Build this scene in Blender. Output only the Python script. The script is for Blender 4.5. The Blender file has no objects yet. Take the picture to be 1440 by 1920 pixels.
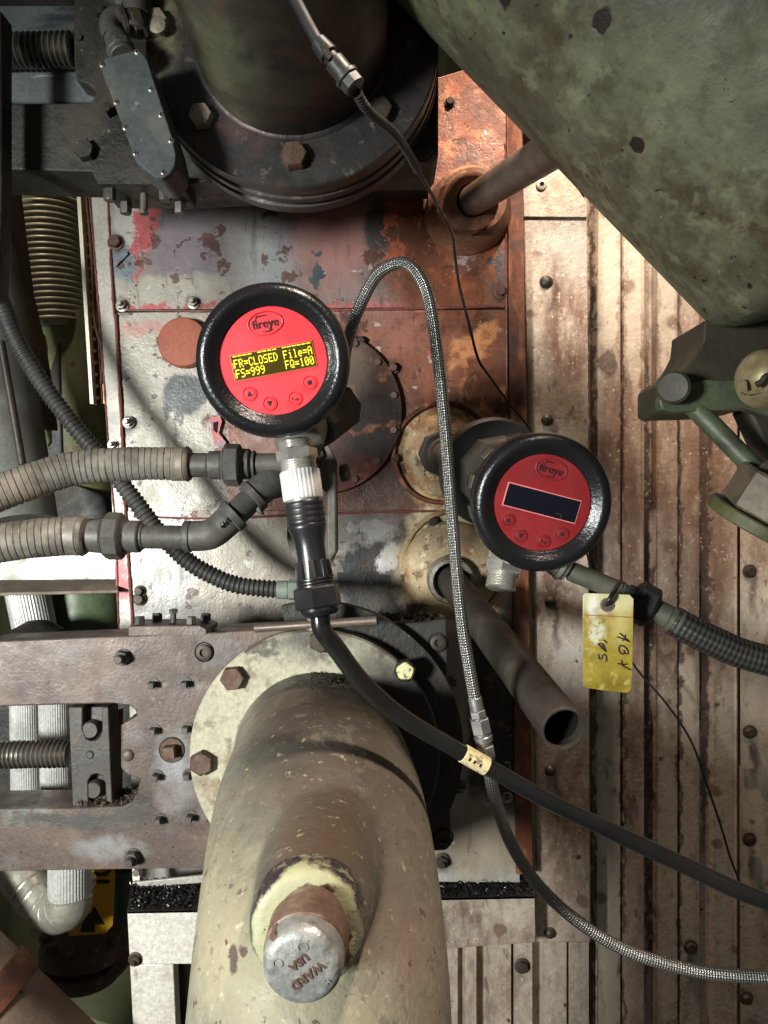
import bpy, bmesh, math, random
from mathutils import Vector, Matrix, noise as mnoise
from mathutils.geometry import tessellate_polygon
random.seed(7)
R = math.radians
scene = bpy.context.scene
C = scene.collection
F = 1440.0          # focal length in photo pixels
H = 1.2             # eye height
EYE = Vector((0, 0, H))

# ------------------------------------------------------------------ camera, world, lamps, exposure
cd = bpy.data.cameras.new('camera'); cam = bpy.data.objects.new('camera', cd); C.objects.link(cam)
cam.location = EYE; cam.rotation_euler = (R(90), 0, 0)
cd.sensor_fit = 'VERTICAL'; cd.sensor_height = 36; cd.lens = 36 * F / 1920
cd.clip_start = .01; cd.clip_end = 50
scene.camera = cam
w = bpy.data.worlds.new('World'); scene.world = w; w.use_nodes = True
w.node_tree.nodes['Background'].inputs[0].default_value = (1.0, .98, .90, 1)
w.node_tree.nodes['Background'].inputs[1].default_value = .075
scene.view_settings.view_transform = 'Standard'; scene.view_settings.look = 'None'
scene.view_settings.exposure = 0; scene.view_settings.gamma = 1

def lamp(name, kind, loc, target, energy, col, size=.1, spot=None, blend=.3):
    l = bpy.data.lights.new(name, kind); l.energy = energy; l.color = col
    if kind == 'AREA': l.shape = 'DISK'; l.size = size
    else: l.shadow_soft_size = size
    if kind == 'SPOT': l.spot_size = R(spot); l.spot_blend = blend
    o = bpy.data.objects.new(name, l); C.objects.link(o)
    o.location = Vector(loc) + EYE
    o.rotation_euler = (Vector(target) - Vector(loc)).to_track_quat('-Z', 'Y').to_euler()
    return o
lamp('work_lamp', 'SPOT', (-.95, -.55, -.02), (-.16, .80, -.20), 198, (.97, 1.0, .965), .13, 62, 1.0)
lamp('overhead_lamp', 'SPOT', (.34, .12, 1.10), (.16, .85, -.26), 105, (1.0, .83, .68), .06, 62, .6)
lamp('rear_overhead_lamp', 'SPOT', (.06, .80, 1.15), (.30, .99, .12), 66, (1.0, .72, .52), .02, 70, .6)
lamp('bellows_fill_lamp', 'SPOT', (-.62, .86, 1.0), (-.48, 1.10, .22), 15, (1.0, .86, .70), .02, 40, .5)  # added fill to brighten the bellows, no such lamp is known

# ------------------------------------------------------------------ helpers
def P(px, py, d):
    return Vector(((px - 720) / F * d, d, (960 - py) / F * d + H))
def S(r, g, b):
    f = lambda c: (c/255/12.92) if c/255 <= .04045 else ((c/255+.055)/1.055)**2.4
    return (f(r), f(g), f(b))

MW = {}
def _tag(o, label, cat, group=None, kind=None):
    if label: o['label'] = label
    if cat: o['category'] = cat
    if group: o['group'] = group
    if kind: o['kind'] = kind
    return o
def thing(name, label, cat, loc, group=None, mat=None):
    o = bpy.data.objects.new(name, None); C.objects.link(o)
    m = mat if mat is not None else Matrix.Translation(loc)
    o.matrix_world = m; MW[o] = m.copy(); o.empty_display_size = .02
    return _tag(o, label, cat, group)

def frame(n, roll=0):
    n = Vector(n).normalized()
    up = Vector((0, 0, 1)) if abs(n.z) < .9 else Vector((1, 0, 0))
    x = up.cross(n).normalized(); y = n.cross(x)
    c, s = math.cos(roll), math.sin(roll)
    return x*c + y*s, -x*s + y*c, n

def catmull(pts, step):
    pts = [Vector(p) for p in pts]
    if len(pts) == 2:
        n = max(1, int((pts[1]-pts[0]).length/step))
        return [pts[0].lerp(pts[1], i/n) for i in range(n+1)]
    e = [pts[0]*2-pts[1]] + pts + [pts[-1]*2-pts[-2]]
    dense = []
    for i in range(1, len(e)-2):
        p0, p1, p2, p3 = e[i-1:i+3]
        for k in range(24):
            t = k/24
            dense.append(.5*((2*p1)+(p2-p0)*t+(2*p0-5*p1+4*p2-p3)*t*t+(3*p1-p0-3*p2+p3)*t**3))
    dense.append(pts[-1])
    L = [0]
    for a, b in zip(dense, dense[1:]): L.append(L[-1]+(b-a).length)
    n = max(2, int(L[-1]/step)); out = []; j = 0
    for i in range(n+1):
        s = L[-1]*i/n
        while j < len(L)-2 and L[j+1] < s: j += 1
        t = (s-L[j])/max(1e-9, L[j+1]-L[j])
        out.append(dense[j].lerp(dense[j+1], min(1, max(0, t))))
    return out

class MB:
    def __init__(s):
        s.bm = bmesh.new(); s.uv = s.bm.loops.layers.uv.new('UVMap')
    def face(s, vs):
        try: return s.bm.faces.new(vs)
        except ValueError: return None
    def box(s, c, size, rot=None):
        c = Vector(c); h = Vector(size)/2
        vs = []
        for x in (-1, 1):
            for y in (-1, 1):
                for z in (-1, 1):
                    v = Vector((x*h.x, y*h.y, z*h.z))
                    if rot: v = rot @ v
                    vs.append(s.bm.verts.new(c+v))
        for f in ((0,1,3,2),(4,6,7,5),(0,4,5,1),(2,3,7,6),(0,2,6,4),(1,5,7,3)):
            s.face([vs[i] for i in f])
        return s
    def prism(s, front, vec):
        """front: list of Vector, extruded by vec, caps triangulated"""
        a = [s.bm.verts.new(p) for p in front]; b = [s.bm.verts.new(Vector(p)+Vector(vec)) for p in front]
        n = len(a)
        for i in range(n): s.face([a[i], b[i], b[(i+1) % n], a[(i+1) % n]])
        for tri in tessellate_polygon([[Vector(q) for q in front]]):
            s.face([a[k] for k in tri]); s.face([b[k] for k in reversed(tri)])
        return s
    def pp(s, px, d, t):
        """pixel polygon at depth d, real thickness t backwards"""
        return s.prism([P(x, y, d) for x, y in px], Vector((0, t, 0)))
    def ring(s, c, x, y, r, n, rf=None):
        out = []
        for i in range(n):
            a = 2*math.pi*i/n
            rr = r*(rf(a) if rf else 1)
            out.append(s.bm.verts.new(c + x*math.cos(a)*rr + y*math.sin(a)*rr))
        return out
    def lathe(s, prof, p, n, seg=40, roll=0, rf=None, closed=False):
        """prof: (r, h) with h along n"""
        x, y, z = frame(n, roll); p = Vector(p); prev = None; first = None
        for r, h in prof:
            c = p + z*h
            if r < 1e-6: cur = [s.bm.verts.new(c)]
            else: cur = s.ring(c, x, y, r, seg, rf)
            if prev:
                if len(prev) == 1 and len(cur) > 1:
                    for i in range(seg): s.face([prev[0], cur[i], cur[(i+1) % seg]])
                elif len(cur) == 1 and len(prev) > 1:
                    for i in range(seg): s.face([prev[i], prev[(i+1) % seg], cur[0]])
                elif len(cur) > 1:
                    for i in range(seg): s.face([prev[i], prev[(i+1) % seg], cur[(i+1) % seg], cur[i]])
            prev = cur
            if first is None: first = cur
        if closed and len(prev) > 1:
            for i in range(seg): s.face([prev[i], prev[(i+1) % seg], first[(i+1) % seg], first[i]])
        return s
    def cyl(s, p0, p1, r0, r1=None, seg=28, roll=0, cham=0):
        p0 = Vector(p0); p1 = Vector(p1); r1 = r0 if r1 is None else r1; L = (p1-p0).length
        if cham: prof = [(0,0),(r0-cham,0),(r0,cham),(r1,L-cham),(r1-cham,L),(0,L)]
        else: prof = [(0,0),(r0,0),(r1,L),(0,L)]
        return s.lathe(prof, p0, p1-p0, seg, roll)
    def coax(s, p, n, segs, k=1.0):
        """segs: (len, r0[, r1[, seg]]); chamfered pieces; k scales"""
        n = Vector(n).normalized(); p = Vector(p); L = 0
        for sg in segs:
            ln = sg[0]*k; r0 = sg[1]*k if sg[1] else None
            r1 = (sg[2] if len(sg) > 2 and sg[2] else sg[1]); sgm = sg[3] if len(sg) > 3 else 28
            if r0: s.cyl(p, p+n*ln, r0, r1*k, sgm, cham=min(abs(ln)*.15, r0*.08))
            p = p + n*ln
        return p
    def bolt(s, p, n, r, h, washer=0, roll=None, seg=6, stud=0):
        n = Vector(n).normalized(); p = Vector(p); roll = random.random()*2 if roll is None else roll
        if washer: s.lathe([(0,0),(washer,0),(washer,h*.12),(washer*.95,h*.16),(0,h*.16)], p, n, 28)
        b = h*.14 if washer else 0
        s.lathe([(0,b),(r,b),(r,h*.82),(r*.9,h),(0,h)], p, n, seg, roll)
        s.lathe([(0,h*.5),(r*.86,h*.9),(r*.80,h*1.03),(0,h*1.05)], p, n, 24, roll)
        if stud: s.lathe([(0,h*.5),(stud,h*.5),(stud,h*1.7),(stud*.8,h*1.85),(0,h*1.85)], p, n, 16)
        return s
    def socket(s, p, n, r, h):
        s.lathe([(r*1.0,-.002),(r,h*.85),(r*.9,h),(r*.5,h),(r*.48,h*.25),(0,h*.2)], p, n, 30)
        return s
    def sweep(s, pts, rad, n=20, step=.004, cap=True, rfun=None):
        """rad const or fn(s, total)"""
        c = catmull(pts, step); m = len(c)
        tan = [((c[min(i+1, m-1)]-c[max(i-1, 0)]).normalized()) for i in range(m)]
        t0 = tan[0]; u = Vector((0,0,1)) if abs(t0.z) < .9 else Vector((1,0,0))
        x = u.cross(t0).normalized(); L = 0; T = sum((b-a).length for a, b in zip(c, c[1:]))
        prev = None; first = None; pl = 0
        for i in range(m):
            if i:
                ax = tan[i-1].cross(tan[i])
                if ax.length > 1e-8:
                    x = Matrix.Rotation(tan[i-1].angle(tan[i]), 3, ax.normalized()) @ x
                L += (c[i]-c[i-1]).length
            x = (x - tan[i]*x.dot(tan[i])).normalized(); y = tan[i].cross(x)
            r = (rad(L, T) if callable(rad) else rad)
            if r < .03: r *= 1 + .035*mnoise.noise(c[i]*55)
            cur = s.ring(c[i], x, y, r, n, (lambda a, L=L: rfun(a, L)) if rfun else None)
            if prev:
                for k in range(n):
                    f = s.face([prev[k], prev[(k+1) % n], cur[(k+1) % n], cur[k]])
                    if f:
                        for lp, (uu, vv) in zip(f.loops, ((pl,k),(pl,k+1),(L,k+1),(L,k))): lp[s.uv].uv = (uu, vv/n)
            if first is None: first = cur
            prev = cur; pl = L
        if cap: s.face(list(reversed(first))); s.face(prev)
        return s
    def chunks(s, fn, count, lo, hi):
        for _ in range(count):
            p = fn(); r = random.uniform(lo, hi)
            rot = Matrix.Rotation(random.random()*6, 3, Vector((random.random(), random.random(), random.random()+.1)))
            h = [Vector((random.uniform(-1,1), random.uniform(-1,1), random.uniform(-1,1)))*r for _ in range(5)]
            h = [rot @ q for q in h]
            vs = [s.bm.verts.new(p+q) for q in h]
            for f in ((0,1,2),(0,2,3),(0,3,1),(4,2,1),(4,3,2),(4,1,3)): s.face([vs[i] for i in f])
        return s
    def build(s, name, mat, parent=None, bevel=0, ang=38, label=None, cat=None, group=None, kind=None, origin=None, recalc=True):
        bm = s.bm
        if recalc: bmesh.ops.recalc_face_normals(bm, faces=bm.faces[:])
        if parent is not None: inv = MW[parent].inverted(); mw = MW[parent]
        else:
            if origin is None:
                xs = [v.co for v in bm.verts]
                origin = Vector((sum(v.x for v in xs), sum(v.y for v in xs), sum(v.z for v in xs)))/len(xs)
            mw = Matrix.Translation(origin); inv = mw.inverted()
        bm.transform(inv)
        bm.normal_update()
        ca = R(ang)
        for f in bm.faces: f.smooth = True
        for e in bm.edges:
            if len(e.link_faces) != 2 or e.calc_face_angle(0) > ca: e.smooth = False
        me = bpy.data.meshes.new(name); bm.to_mesh(me); bm.free()
        o = bpy.data.objects.new(name, me); C.objects.link(o); MW[o] = mw.copy()
        if parent is not None: o.parent = parent
        else: o.matrix_world = mw
        if mat: me.materials.append(mat)
        if bevel:
            b = o.modifiers.new('bevel', 'BEVEL'); b.width = bevel; b.segments = 2; b.limit_method = 'ANGLE'; b.angle_limit = R(35); b.harden_normals = False
        _tag(o, label, cat, group, kind)
        return o

def textmesh(txt, size, ext, M, name, mat, parent, xs=1.0, bold=0, shear=0):
    cu = bpy.data.curves.new('t', 'FONT'); cu.body = txt; cu.size = size; cu.extrude = ext; cu.align_x = 'CENTER'; cu.align_y = 'CENTER'
    cu.offset = bold; cu.shear = shear; cu.resolution_u = 6
    o = bpy.data.objects.new('t', cu); C.objects.link(o)
    dg = bpy.context.evaluated_depsgraph_get()
    me = bpy.data.meshes.new_from_object(o.evaluated_get(dg)); bpy.data.objects.remove(o)
    me.transform(Matrix.Diagonal((xs, 1, 1, 1)))
    me.transform(MW[parent].inverted() @ M)
    me.name = name; me.materials.clear(); me.materials.append(mat)
    ob = bpy.data.objects.new(name, me); C.objects.link(ob); ob.parent = parent; MW[ob] = MW[parent]
    return ob

# ------------------------------------------------------------------ materials
class NM:
    def __init__(s, name, base, rough=.6, metal=0, spec=.5, var=.35, vscale=18, fine=.22):
        s.m = bpy.data.materials.new(name); s.m.use_nodes = True; s.t = s.m.node_tree
        s.N = s.t.nodes; s.b = s.N['Principled BSDF']
        g = s.N.new('ShaderNodeNewGeometry'); s.pos = g.outputs['Position']; s.k = 0
        s.col = s.rgb(base); s.rough = rough; s.metal = metal; s.hgt = None
        s.b.inputs['Specular IOR Level'].default_value = spec
        s.hs = []
        if var:
            n = s.noise(vscale, 6); s.scale(n, 1-var, 1+var)
        if fine:
            n = s.noise(260, 3); s.scale(n, 1-fine, 1+fine)
    def rgb(s, c):
        n = s.N.new('ShaderNodeRGB'); n.outputs[0].default_value = (*c[:3], 1); return n.outputs[0]
    def link(s, a, b): s.t.links.new(a, b)
    def M(s, op, a, b=None, c=None, clamp=False):
        n = s.N.new('ShaderNodeMath'); n.operation = op; n.use_clamp = clamp
        for i, v in enumerate((a, b, c)):
            if v is None: continue
            if isinstance(v, (int, float)): n.inputs[i].default_value = v
            else: s.link(v, n.inputs[i])
        return n.outputs[0]
    def noise(s, scale, detail=5, stretch=None, rough=.55, dist=0, pos=None):
        s.k += 1
        mp = s.N.new('ShaderNodeMapping'); s.link(pos or s.pos, mp.inputs[0])
        mp.inputs['Location'].default_value = (s.k*3.71, s.k*1.37, s.k*2.3)
        if stretch: mp.inputs['Scale'].default_value = stretch
        n = s.N.new('ShaderNodeTexNoise'); n.inputs['Scale'].default_value = scale; n.inputs['Detail'].default_value = detail
        n.inputs['Roughness'].default_value = rough; n.inputs['Distortion'].default_value = dist
        s.link(mp.outputs[0], n.inputs['Vector']); return n.outputs[0]
    def mr(s, v, lo, hi, a=0, b=1):
        n = s.N.new('ShaderNodeMapRange'); s.link(v, n.inputs[0]); n.interpolation_type = 'LINEAR'
        for i, x in enumerate((lo, hi, a, b)): n.inputs[i+1].default_value = x
        return n.outputs[0]
    def scale(s, mask, a, b):
        v = s.mr(mask, .25, .75, a, b)
        n = s.N.new('ShaderNodeMix'); n.data_type = 'RGBA'; n.blend_type = 'MULTIPLY'; n.inputs[0].default_value = 1
        s.link(s.col, n.inputs[6]); s.link(v, n.inputs[7]); s.col = n.outputs[2]
    def mix(s, mask, col, op=1, rough=None, h=0):
        if op != 1: mask = s.M('MULTIPLY', mask, op)
        n = s.N.new('ShaderNodeMix'); n.data_type = 'RGBA'; s.link(mask, n.inputs[0]); s.link(s.col, n.inputs[6])
        n.inputs[7].default_value = (*col[:3], 1); s.col = n.outputs[2]
        if rough is not None:
            n = s.N.new('ShaderNodeMix'); s.link(mask, n.inputs[0])
            if isinstance(s.rough, (int, float)): n.inputs[2].default_value = s.rough
            else: s.link(s.rough, n.inputs[2])
            n.inputs[3].default_value = rough; s.rough = n.outputs[0]
        if h: s.hs.append((mask, h))
        return s
    def patch(s, col, scale, lo, hi, stretch=None, op=1, rough=None, h=0, detail=6, dist=0, nrough=.6):
        return s.mix(s.mr(s.noise(scale, detail, stretch, nrough, dist), lo, hi), col, op, rough, h)
    def spots(s, col, scale, r, soft=.3, dens=.5, op=1, h=0, stretch=None, rough=None):
        s.k += 1
        mp = s.N.new('ShaderNodeMapping'); s.link(s.pos, mp.inputs[0]); mp.inputs['Location'].default_value = (s.k*1.9, s.k*.77, s.k*1.1)
        if stretch: mp.inputs['Scale'].default_value = stretch
        # wobble
        ns = s.N.new('ShaderNodeTexNoise'); ns.inputs['Scale'].default_value = scale*2.2; s.link(mp.outputs[0], ns.inputs['Vector'])
        ad = s.N.new('ShaderNodeMix'); ad.data_type = 'VECTOR'; ad.inputs[0].default_value = .012*60/scale*.5
        s.link(mp.outputs[0], ad.inputs[4]); s.link(ns.outputs['Color'], ad.inputs[5])
        v = s.N.new('ShaderNodeTexVoronoi'); v.inputs['Scale'].default_value = scale; s.link(ad.outputs[1], v.inputs['Vector'])
        sep = s.N.new('ShaderNodeSeparateColor'); s.link(v.outputs['Color'], sep.inputs[0])
        rr = s.M('MULTIPLY', sep.outputs[1], r)
        m = s.mr(s.M('DIVIDE', v.outputs['Distance'], rr), 1, 1-soft)
        on = s.M('LESS_THAN', sep.outputs[0], dens)
        return s.mix(s.M('MULTIPLY', m, on, clamp=True), col, op, rough, h)
    def _xz(s, d, nscale, amp):
        key = (nscale, amp)
        if not hasattr(s, 'cache'): s.cache = {}
        if key not in s.cache:
            n1 = s.noise(nscale, 6, rough=.65); n2 = s.noise(nscale, 6, rough=.65)
            sp = s.N.new('ShaderNodeSeparateXYZ'); s.link(s.pos, sp.inputs[0])
            x = s.M('ADD', sp.outputs[0], s.M('MULTIPLY', s.M('SUBTRACT', n1, .5), amp))
            z = s.M('ADD', sp.outputs[2], s.M('MULTIPLY', s.M('SUBTRACT', n2, .5), amp))
            s.cache[key] = (x, z)
        return s.cache[key]
    def blob(s, col, px, py, rx, ry, d=.95, edge=.25, amp=.035, nscale=35, op=1, rect=False, n=None, rough=None, h=0, rot=0, ymax=None):
        x, z = s._xz(d, nscale, amp); c = P(px, py, d); k = d/F
        dx = s.M('SUBTRACT', x, c.x); dz = s.M('SUBTRACT', z, c.z)
        if rot:
            cc, ss = math.cos(R(rot)), math.sin(R(rot))
            dx, dz = (s.M('ADD', s.M('MULTIPLY', dx, cc), s.M('MULTIPLY', dz, ss)),
                      s.M('SUBTRACT', s.M('MULTIPLY', dz, cc), s.M('MULTIPLY', dx, ss)))
        dx = s.M('DIVIDE', dx, rx*k); dz = s.M('DIVIDE', dz, ry*k)
        if rect: q = s.M('MAXIMUM', s.M('ABSOLUTE', dx), s.M('ABSOLUTE', dz))
        else: q = s.M('SQRT', s.M('ADD', s.M('MULTIPLY', dx, dx), s.M('MULTIPLY', dz, dz)))
        m = s.mr(q, 1+edge, 1-edge)
        if n:
            m = s.M('MULTIPLY', m, s.mr(s.noise(n[0], 7, n[3] if len(n) > 3 else None, .65), n[1], n[2]))
        if ymax:
            if not hasattr(s, 'ys'):
                sp = s.N.new('ShaderNodeSeparateXYZ'); s.link(s.pos, sp.inputs[0]); s.ys = sp.outputs[1]
            m = s.M('MULTIPLY', m, s.M('LESS_THAN', s.ys, ymax))
        return s.mix(m, col, op, rough, h)
    def blobs(s, lst, **kw):
        for a in lst:
            k = dict(kw)
            if len(a) > 5: k.update(a[5])
            s.blob(a[0], a[1], a[2], a[3], a[4], **k)
        return s
    def done(s, bump=.4, bscale=70, fine=350, dist=.001, rvar=.12, stretch=None):
        s.link(s.col, s.b.inputs['Base Color'])
        rn = s.mr(s.noise(40, 5), .3, .7, -rvar, rvar)
        r = s.M('ADD', rn, s.rough, clamp=True); s.link(r, s.b.inputs['Roughness'])
        s.b.inputs['Metallic'].default_value = s.metal
        if bump:
            h = s.M('ADD', s.noise(bscale, 5, stretch), s.M('MULTIPLY', s.noise(fine, 3, stretch), .35))
            for m, k in s.hs: h = s.M('ADD', h, s.M('MULTIPLY', m, k))
            bn = s.N.new('ShaderNodeBump'); bn.inputs['Strength'].default_value = bump; bn.inputs['Distance'].default_value = dist
            s.link(h, bn.inputs['Height']); s.link(bn.outputs[0], s.b.inputs['Normal'])
        return s.m

BLACKEN = (.012, .011, .010)
RUST = S(120, 62, 36); DRUST = S(72, 40, 28); ORNG = S(196, 112, 62)
def simple(name, col, rough=.5, metal=0, bump=.15, var=.15, emis=0, **k):
    m = NM(name, col, rough, metal, var=var, fine=.1)
    if emis:
        m.b.inputs['Emission Color'].default_value = (*col, 1); m.b.inputs['Emission Strength'].default_value = emis
    return m.done(bump=bump, **k)

m_blackplast = simple('black_plastic', (.012,.012,.013), .33, 0, .12)
m_blackmatte = simple('black_matte', (.014,.014,.014), .6, 0, .2)
m_cable = simple('cable_rubber', (.010,.0095,.009), .27, 0, .08, bscale=120)
m_ring = NM('bezel_paint', (.008,.008,.009), .27, 0, var=.1, fine=.0); m_ring = m_ring.done(bump=.55, bscale=420, fine=900, dist=.0006, rvar=.05)
m_nickel = simple('nickel', (.66,.63,.57), .24, .8, .1)
m_knurl = simple('bright_knurl', (.78,.76,.73), .3, .45, .05)
def dusty(name, base, rough=.6, dust=S(120,108,92), dop=.55, metal=0, bump=.3, lo=.45, hi=.7):
    m = NM(name, base, rough, metal, var=.3)
    m.patch(dust, 22, lo, hi, op=dop, rough=.85)
    m.patch(BLACKEN, 60, .58, .74, op=.5)
    return m.done(bump=bump)
m_conduit = NM('dusty_conduit', S(116,112,104), .5, .15, var=.3)
m_conduit.patch(S(60,54,48), 30, .5, .68, op=.8); m_conduit.patch(S(158,146,130), 55, .56, .72, op=.6)
m_conduit.patch(S(140,118,98), 18, .55, .7, op=.4); m_conduit = m_conduit.done(bump=.25)
m_fit = dusty('grey_fitting', S(74,72,68), .55, S(112,106,98), .6, .3)
m_blackflex = dusty('black_flex', S(42,42,41), .5, S(86,82,76), .5)
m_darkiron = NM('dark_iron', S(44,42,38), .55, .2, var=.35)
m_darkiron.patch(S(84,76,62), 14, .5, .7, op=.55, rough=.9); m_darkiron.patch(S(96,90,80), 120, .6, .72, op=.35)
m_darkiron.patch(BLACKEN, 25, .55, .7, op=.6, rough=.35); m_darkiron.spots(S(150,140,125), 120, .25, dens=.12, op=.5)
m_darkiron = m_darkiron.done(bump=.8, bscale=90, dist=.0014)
m_boltdark = dusty('dark_bolt', S(58,52,46), .5, S(96,82,66), .6, .4)
m_boltrust = NM('rusty_bolt', S(86,60,48), .65, .2, var=.4); m_boltrust.patch(S(112,100,92), 60, .5, .7, op=.6); m_boltrust = m_boltrust.done(bump=.6, bscale=160)
m_boltpale = NM('pale_bolt', S(150,142,125), .5, .3, var=.2); m_boltpale.patch(RUST, 90, .52, .68, op=.7); m_boltpale = m_boltpale.done(bump=.4, bscale=160)
m_stud = simple('zinc_stud', S(150,146,138), .4, .7, .3, .25)
m_soot = simple('soot', (.01,.009,.008), .35, 0, .2)
m_debris = NM('debris', S(70,58,46), .7, var=.5, vscale=300); m_debris = m_debris.done(bump=.3)
m_void = simple('dark_interior', (.006,.006,.006), .9, 0, 0)

def rng(a, b): return random.uniform(a, b)
FWD = Vector((0, -1, 0))     # towards the camera
# ================================================================== BACKGROUND behind the gaps
m_wall = NM('green_wall_paint', S(116,118,78), .6, var=.35, vscale=7)
m_wall.patch(S(70,58,34), 9, .45, .65, (2,1,.35), op=.7); m_wall.patch(S(50,60,44), 12, .5, .7, op=.5); m_wall.spots(RUST, 60, .3, dens=.2)
m_wall = m_wall.done(bump=.2)
mb = MB(); mb.box(P(200, 960, 1.75) , (2.6, .02, 3.2)); mb.build('back_wall', m_wall, label='murky green painted wall seen through the gaps on the left', cat='wall')
m_green = NM('green_enamel', S(88,102,74), .42, var=.2); m_green.patch(S(70,84,56), 14, .5, .7, op=.6); m_green.patch(S(48,44,32), 30, .56, .7, (1.6,1,.4), op=.6)
m_green = m_green.done(bump=.15)
m_drum = NM('dark_green_drum', S(66,86,56), .45, var=.25); m_drum.patch(S(40,44,30), 14, .5, .7, (2,1,.4), op=.7); m_drum.spots(S(38,32,24), 70, .25, dens=.25); m_drum = m_drum.done(bump=.15)
# green vertical duct with bellows
t = thing('bellows_pipe', 'green vertical pipe with pale ribbed bellows behind perforated strip', 'pipe', P(100, 620, 1.15))
mb = MB(); mb.cyl(P(88, 300, 1.17), P(92, 420, 1.17), .047, seg=48); mb.build('upper_pipe', m_green, t)
mb = MB(); mb.cyl(P(150, 600, 1.17), P(150, 985, 1.17), .066, seg=48); mb.build('lower_pipe', m_wall, t)
m_bel = NM('bellows_fabric', S(150,143,118), .45, .1, var=.2); m_bel.patch(S(96,92,62), 16, .48, .68, op=.5); m_bel = m_bel.done(bump=.1)
per = .0088
def bel(L, T):
    u = (L / per) % 1
    return .0505 + .0036*abs(math.sin(math.pi*u))**.6
mb = MB(); mb.sweep([P(90, 385, 1.14), P(96, 500, 1.14), P(106, 614, 1.14)], bel, n=56, step=.0011); mb.build('bellows', m_bel, t)
mb = MB(); mb.sweep([P(106, 606, 1.14), P(107, 622, 1.14)], lambda L, T: .050-L*.4, n=56, step=.003); mb.build('bellows_cuff', m_bel, t)
t = thing('lever_arm', 'pale green flat lever hanging under the bellows', 'lever', P(70, 620, 1.04))
mb = MB(); mb.pp([(53,618),(66,612),(82,628),(86,650),(84,700),(94,830),(88,838),(76,760),(66,690),(54,650)], 1.04, .008)
m_lever = NM('lever_paint', S(150,150,104), .5, var=.25); m_lever.patch(S(60,56,40), 40, .55, .65, op=.8); m_lever = m_lever.done(bump=.3)
mb.build('arm', m_lever, t, bevel=.0012)
mb = MB(); mb.bolt(P(66,640,1.04), FWD, .006, .006); mb.build('bolt', m_boltdark, t)
# grey machine column at the far left
m_col = NM('grey_machine', S(104,106,100), .5, .1, var=.3, vscale=9); m_col.patch(S(56,56,52), 9, .42, .62, op=.7); m_col.patch(S(120,96,70), 12, .58, .74, (2,1,.4), op=.5); m_col = m_col.done(bump=.25)
t = thing('machine_column', 'grey rounded machine column at the left edge above the flexible conduits', 'machine', P(10, 970, .9))
mb = MB(); mb.cyl(P(-40, 380, 1.0), P(38, 985, .9), .036, .042, seg=40); mb.build('column', m_col, t)
mb = MB(); mb.cyl(P(2, 640, .83), P(42, 870, .83), .0042, seg=16); mb.build('rod', m_boltdark, t)
m_brownbeam = NM('brown_beam', S(96,74,54), .7, var=.3); m_brownbeam.patch(S(44,36,30), 14, .45, .62, (2,1,.5), op=.8); m_brownbeam = m_brownbeam.done(bump=.4)
mb = MB(); mb.pp([(-40,330),(6,330),(14,397),(31,532),(52,619),(70,720),(78,800),(62,800),(40,700),(10,600),(-40,440)], .98, .05); mb.build('side_beam', m_brownbeam, bevel=.001, label='narrow rusty beam leaning beside the bellows', cat='beam')
# dark machinery behind
mb = MB(); mb.pp([(70,770),(110,640),(118,900),(225,940),(225,975),(60,975)], 1.1, .06)
mb.build('dark_frame', m_darkiron, bevel=.002, label='dark iron frame under the bellows behind the conduit', cat='frame')
# horizontal ledge, white strip and channel
m_galv = NM('galvanised_left', S(150,147,138), .42, .25, var=.15); m_galv.patch(S(120,116,108), 26, .5, .68, op=.6); m_galv.patch(S(140,104,72), 20, .62, .72, op=.6, rough=.8)
m_galv.patch(S(206,204,196), 60, .55, .7, op=.6); m_galv = m_galv.done(bump=.25)
t = thing('ledge_beam', 'dark ledge beam with dusty top behind the lower flexible conduit', 'beam', P(110, 1000, .98))
mb = MB(); mb.box(P(100, 1004, 1.0), (.22, .1, .030)); mb.build('beam', m_brownbeam, t, bevel=.002)
def dep(): return Vector((rng(P(52,0,.96).x, P(240,0,.96).x), rng(.94, 1.0), P(0,986,.97).z + rng(0, .006)))
mb = MB(); mb.chunks(dep, 700, .0012, .0042); mb.build('debris', m_debris, kind='stuff', label='brown scale and dust heaped on the ledge beam', cat='debris')
t = thing('side_channel', 'weathered white sheet with a brown channel lip under the conduits', 'channel', P(100, 1110, .97))
mb = MB(); mb.pp([(-30,1018),(215,1010),(218,1092),(-30,1096)], .985, .01); mb.build('sheet', m_galv, t, bevel=.001)
mb = MB(); mb.prism([P(-30,1088,.975), P(222,1086,.975), P(222,1106,.93), P(-30,1112,.93)], Vector((0,0,-.004)))
m_lip = NM('brown_lip', S(112,98,84), .6, var=.3); m_lip.patch(S(70,48,34), 24, .5, .66, op=.7); m_lip = m_lip.done(bump=.4); mb.build('lip', m_lip, t, bevel=.001)
# fluted bright columns
m_fl = NM('fluted_aluminium', S(190,190,184), .3, .35, var=.08); m_fl.patch(S(140,136,128), 18, .56, .7, (2,1,.5), op=.5); m_fl = m_fl.done(bump=.1)
def flute(a, L=0): return 1 - .035*(.5+.5*math.cos(a*44))
fl_spec = [('short bright fluted pipe standing beside the green drum', (50,1105,70,1200,1.0,.027)),
           ('bright fluted pipe behind the threaded rod, left of its pair', (48,1290,52,1530,.93,.0185)),
           ('bright fluted pipe behind the threaded rod, next to the clamp block', (103,1290,108,1530,.90,.0185)),
           ('bright fluted pipe end entering the silver elbow', (131,1600,131,1668,.86,.0233))]
for lab, (x0,y0,x1,y1,d,r) in fl_spec:
    mb = MB(); mb.lathe([(0,0),(r,0),(r,.14 if y1-y0>80 else .045),(0,.14 if y1-y0>80 else .045)], P(x0,y0,d), P(x1,y1,d)-P(x0,y0,d), 264, rf=flute)
    mb.build('fluted_pipe', m_fl, label=lab, cat='pipe', group='bright fluted pipes', ang=60)
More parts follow.
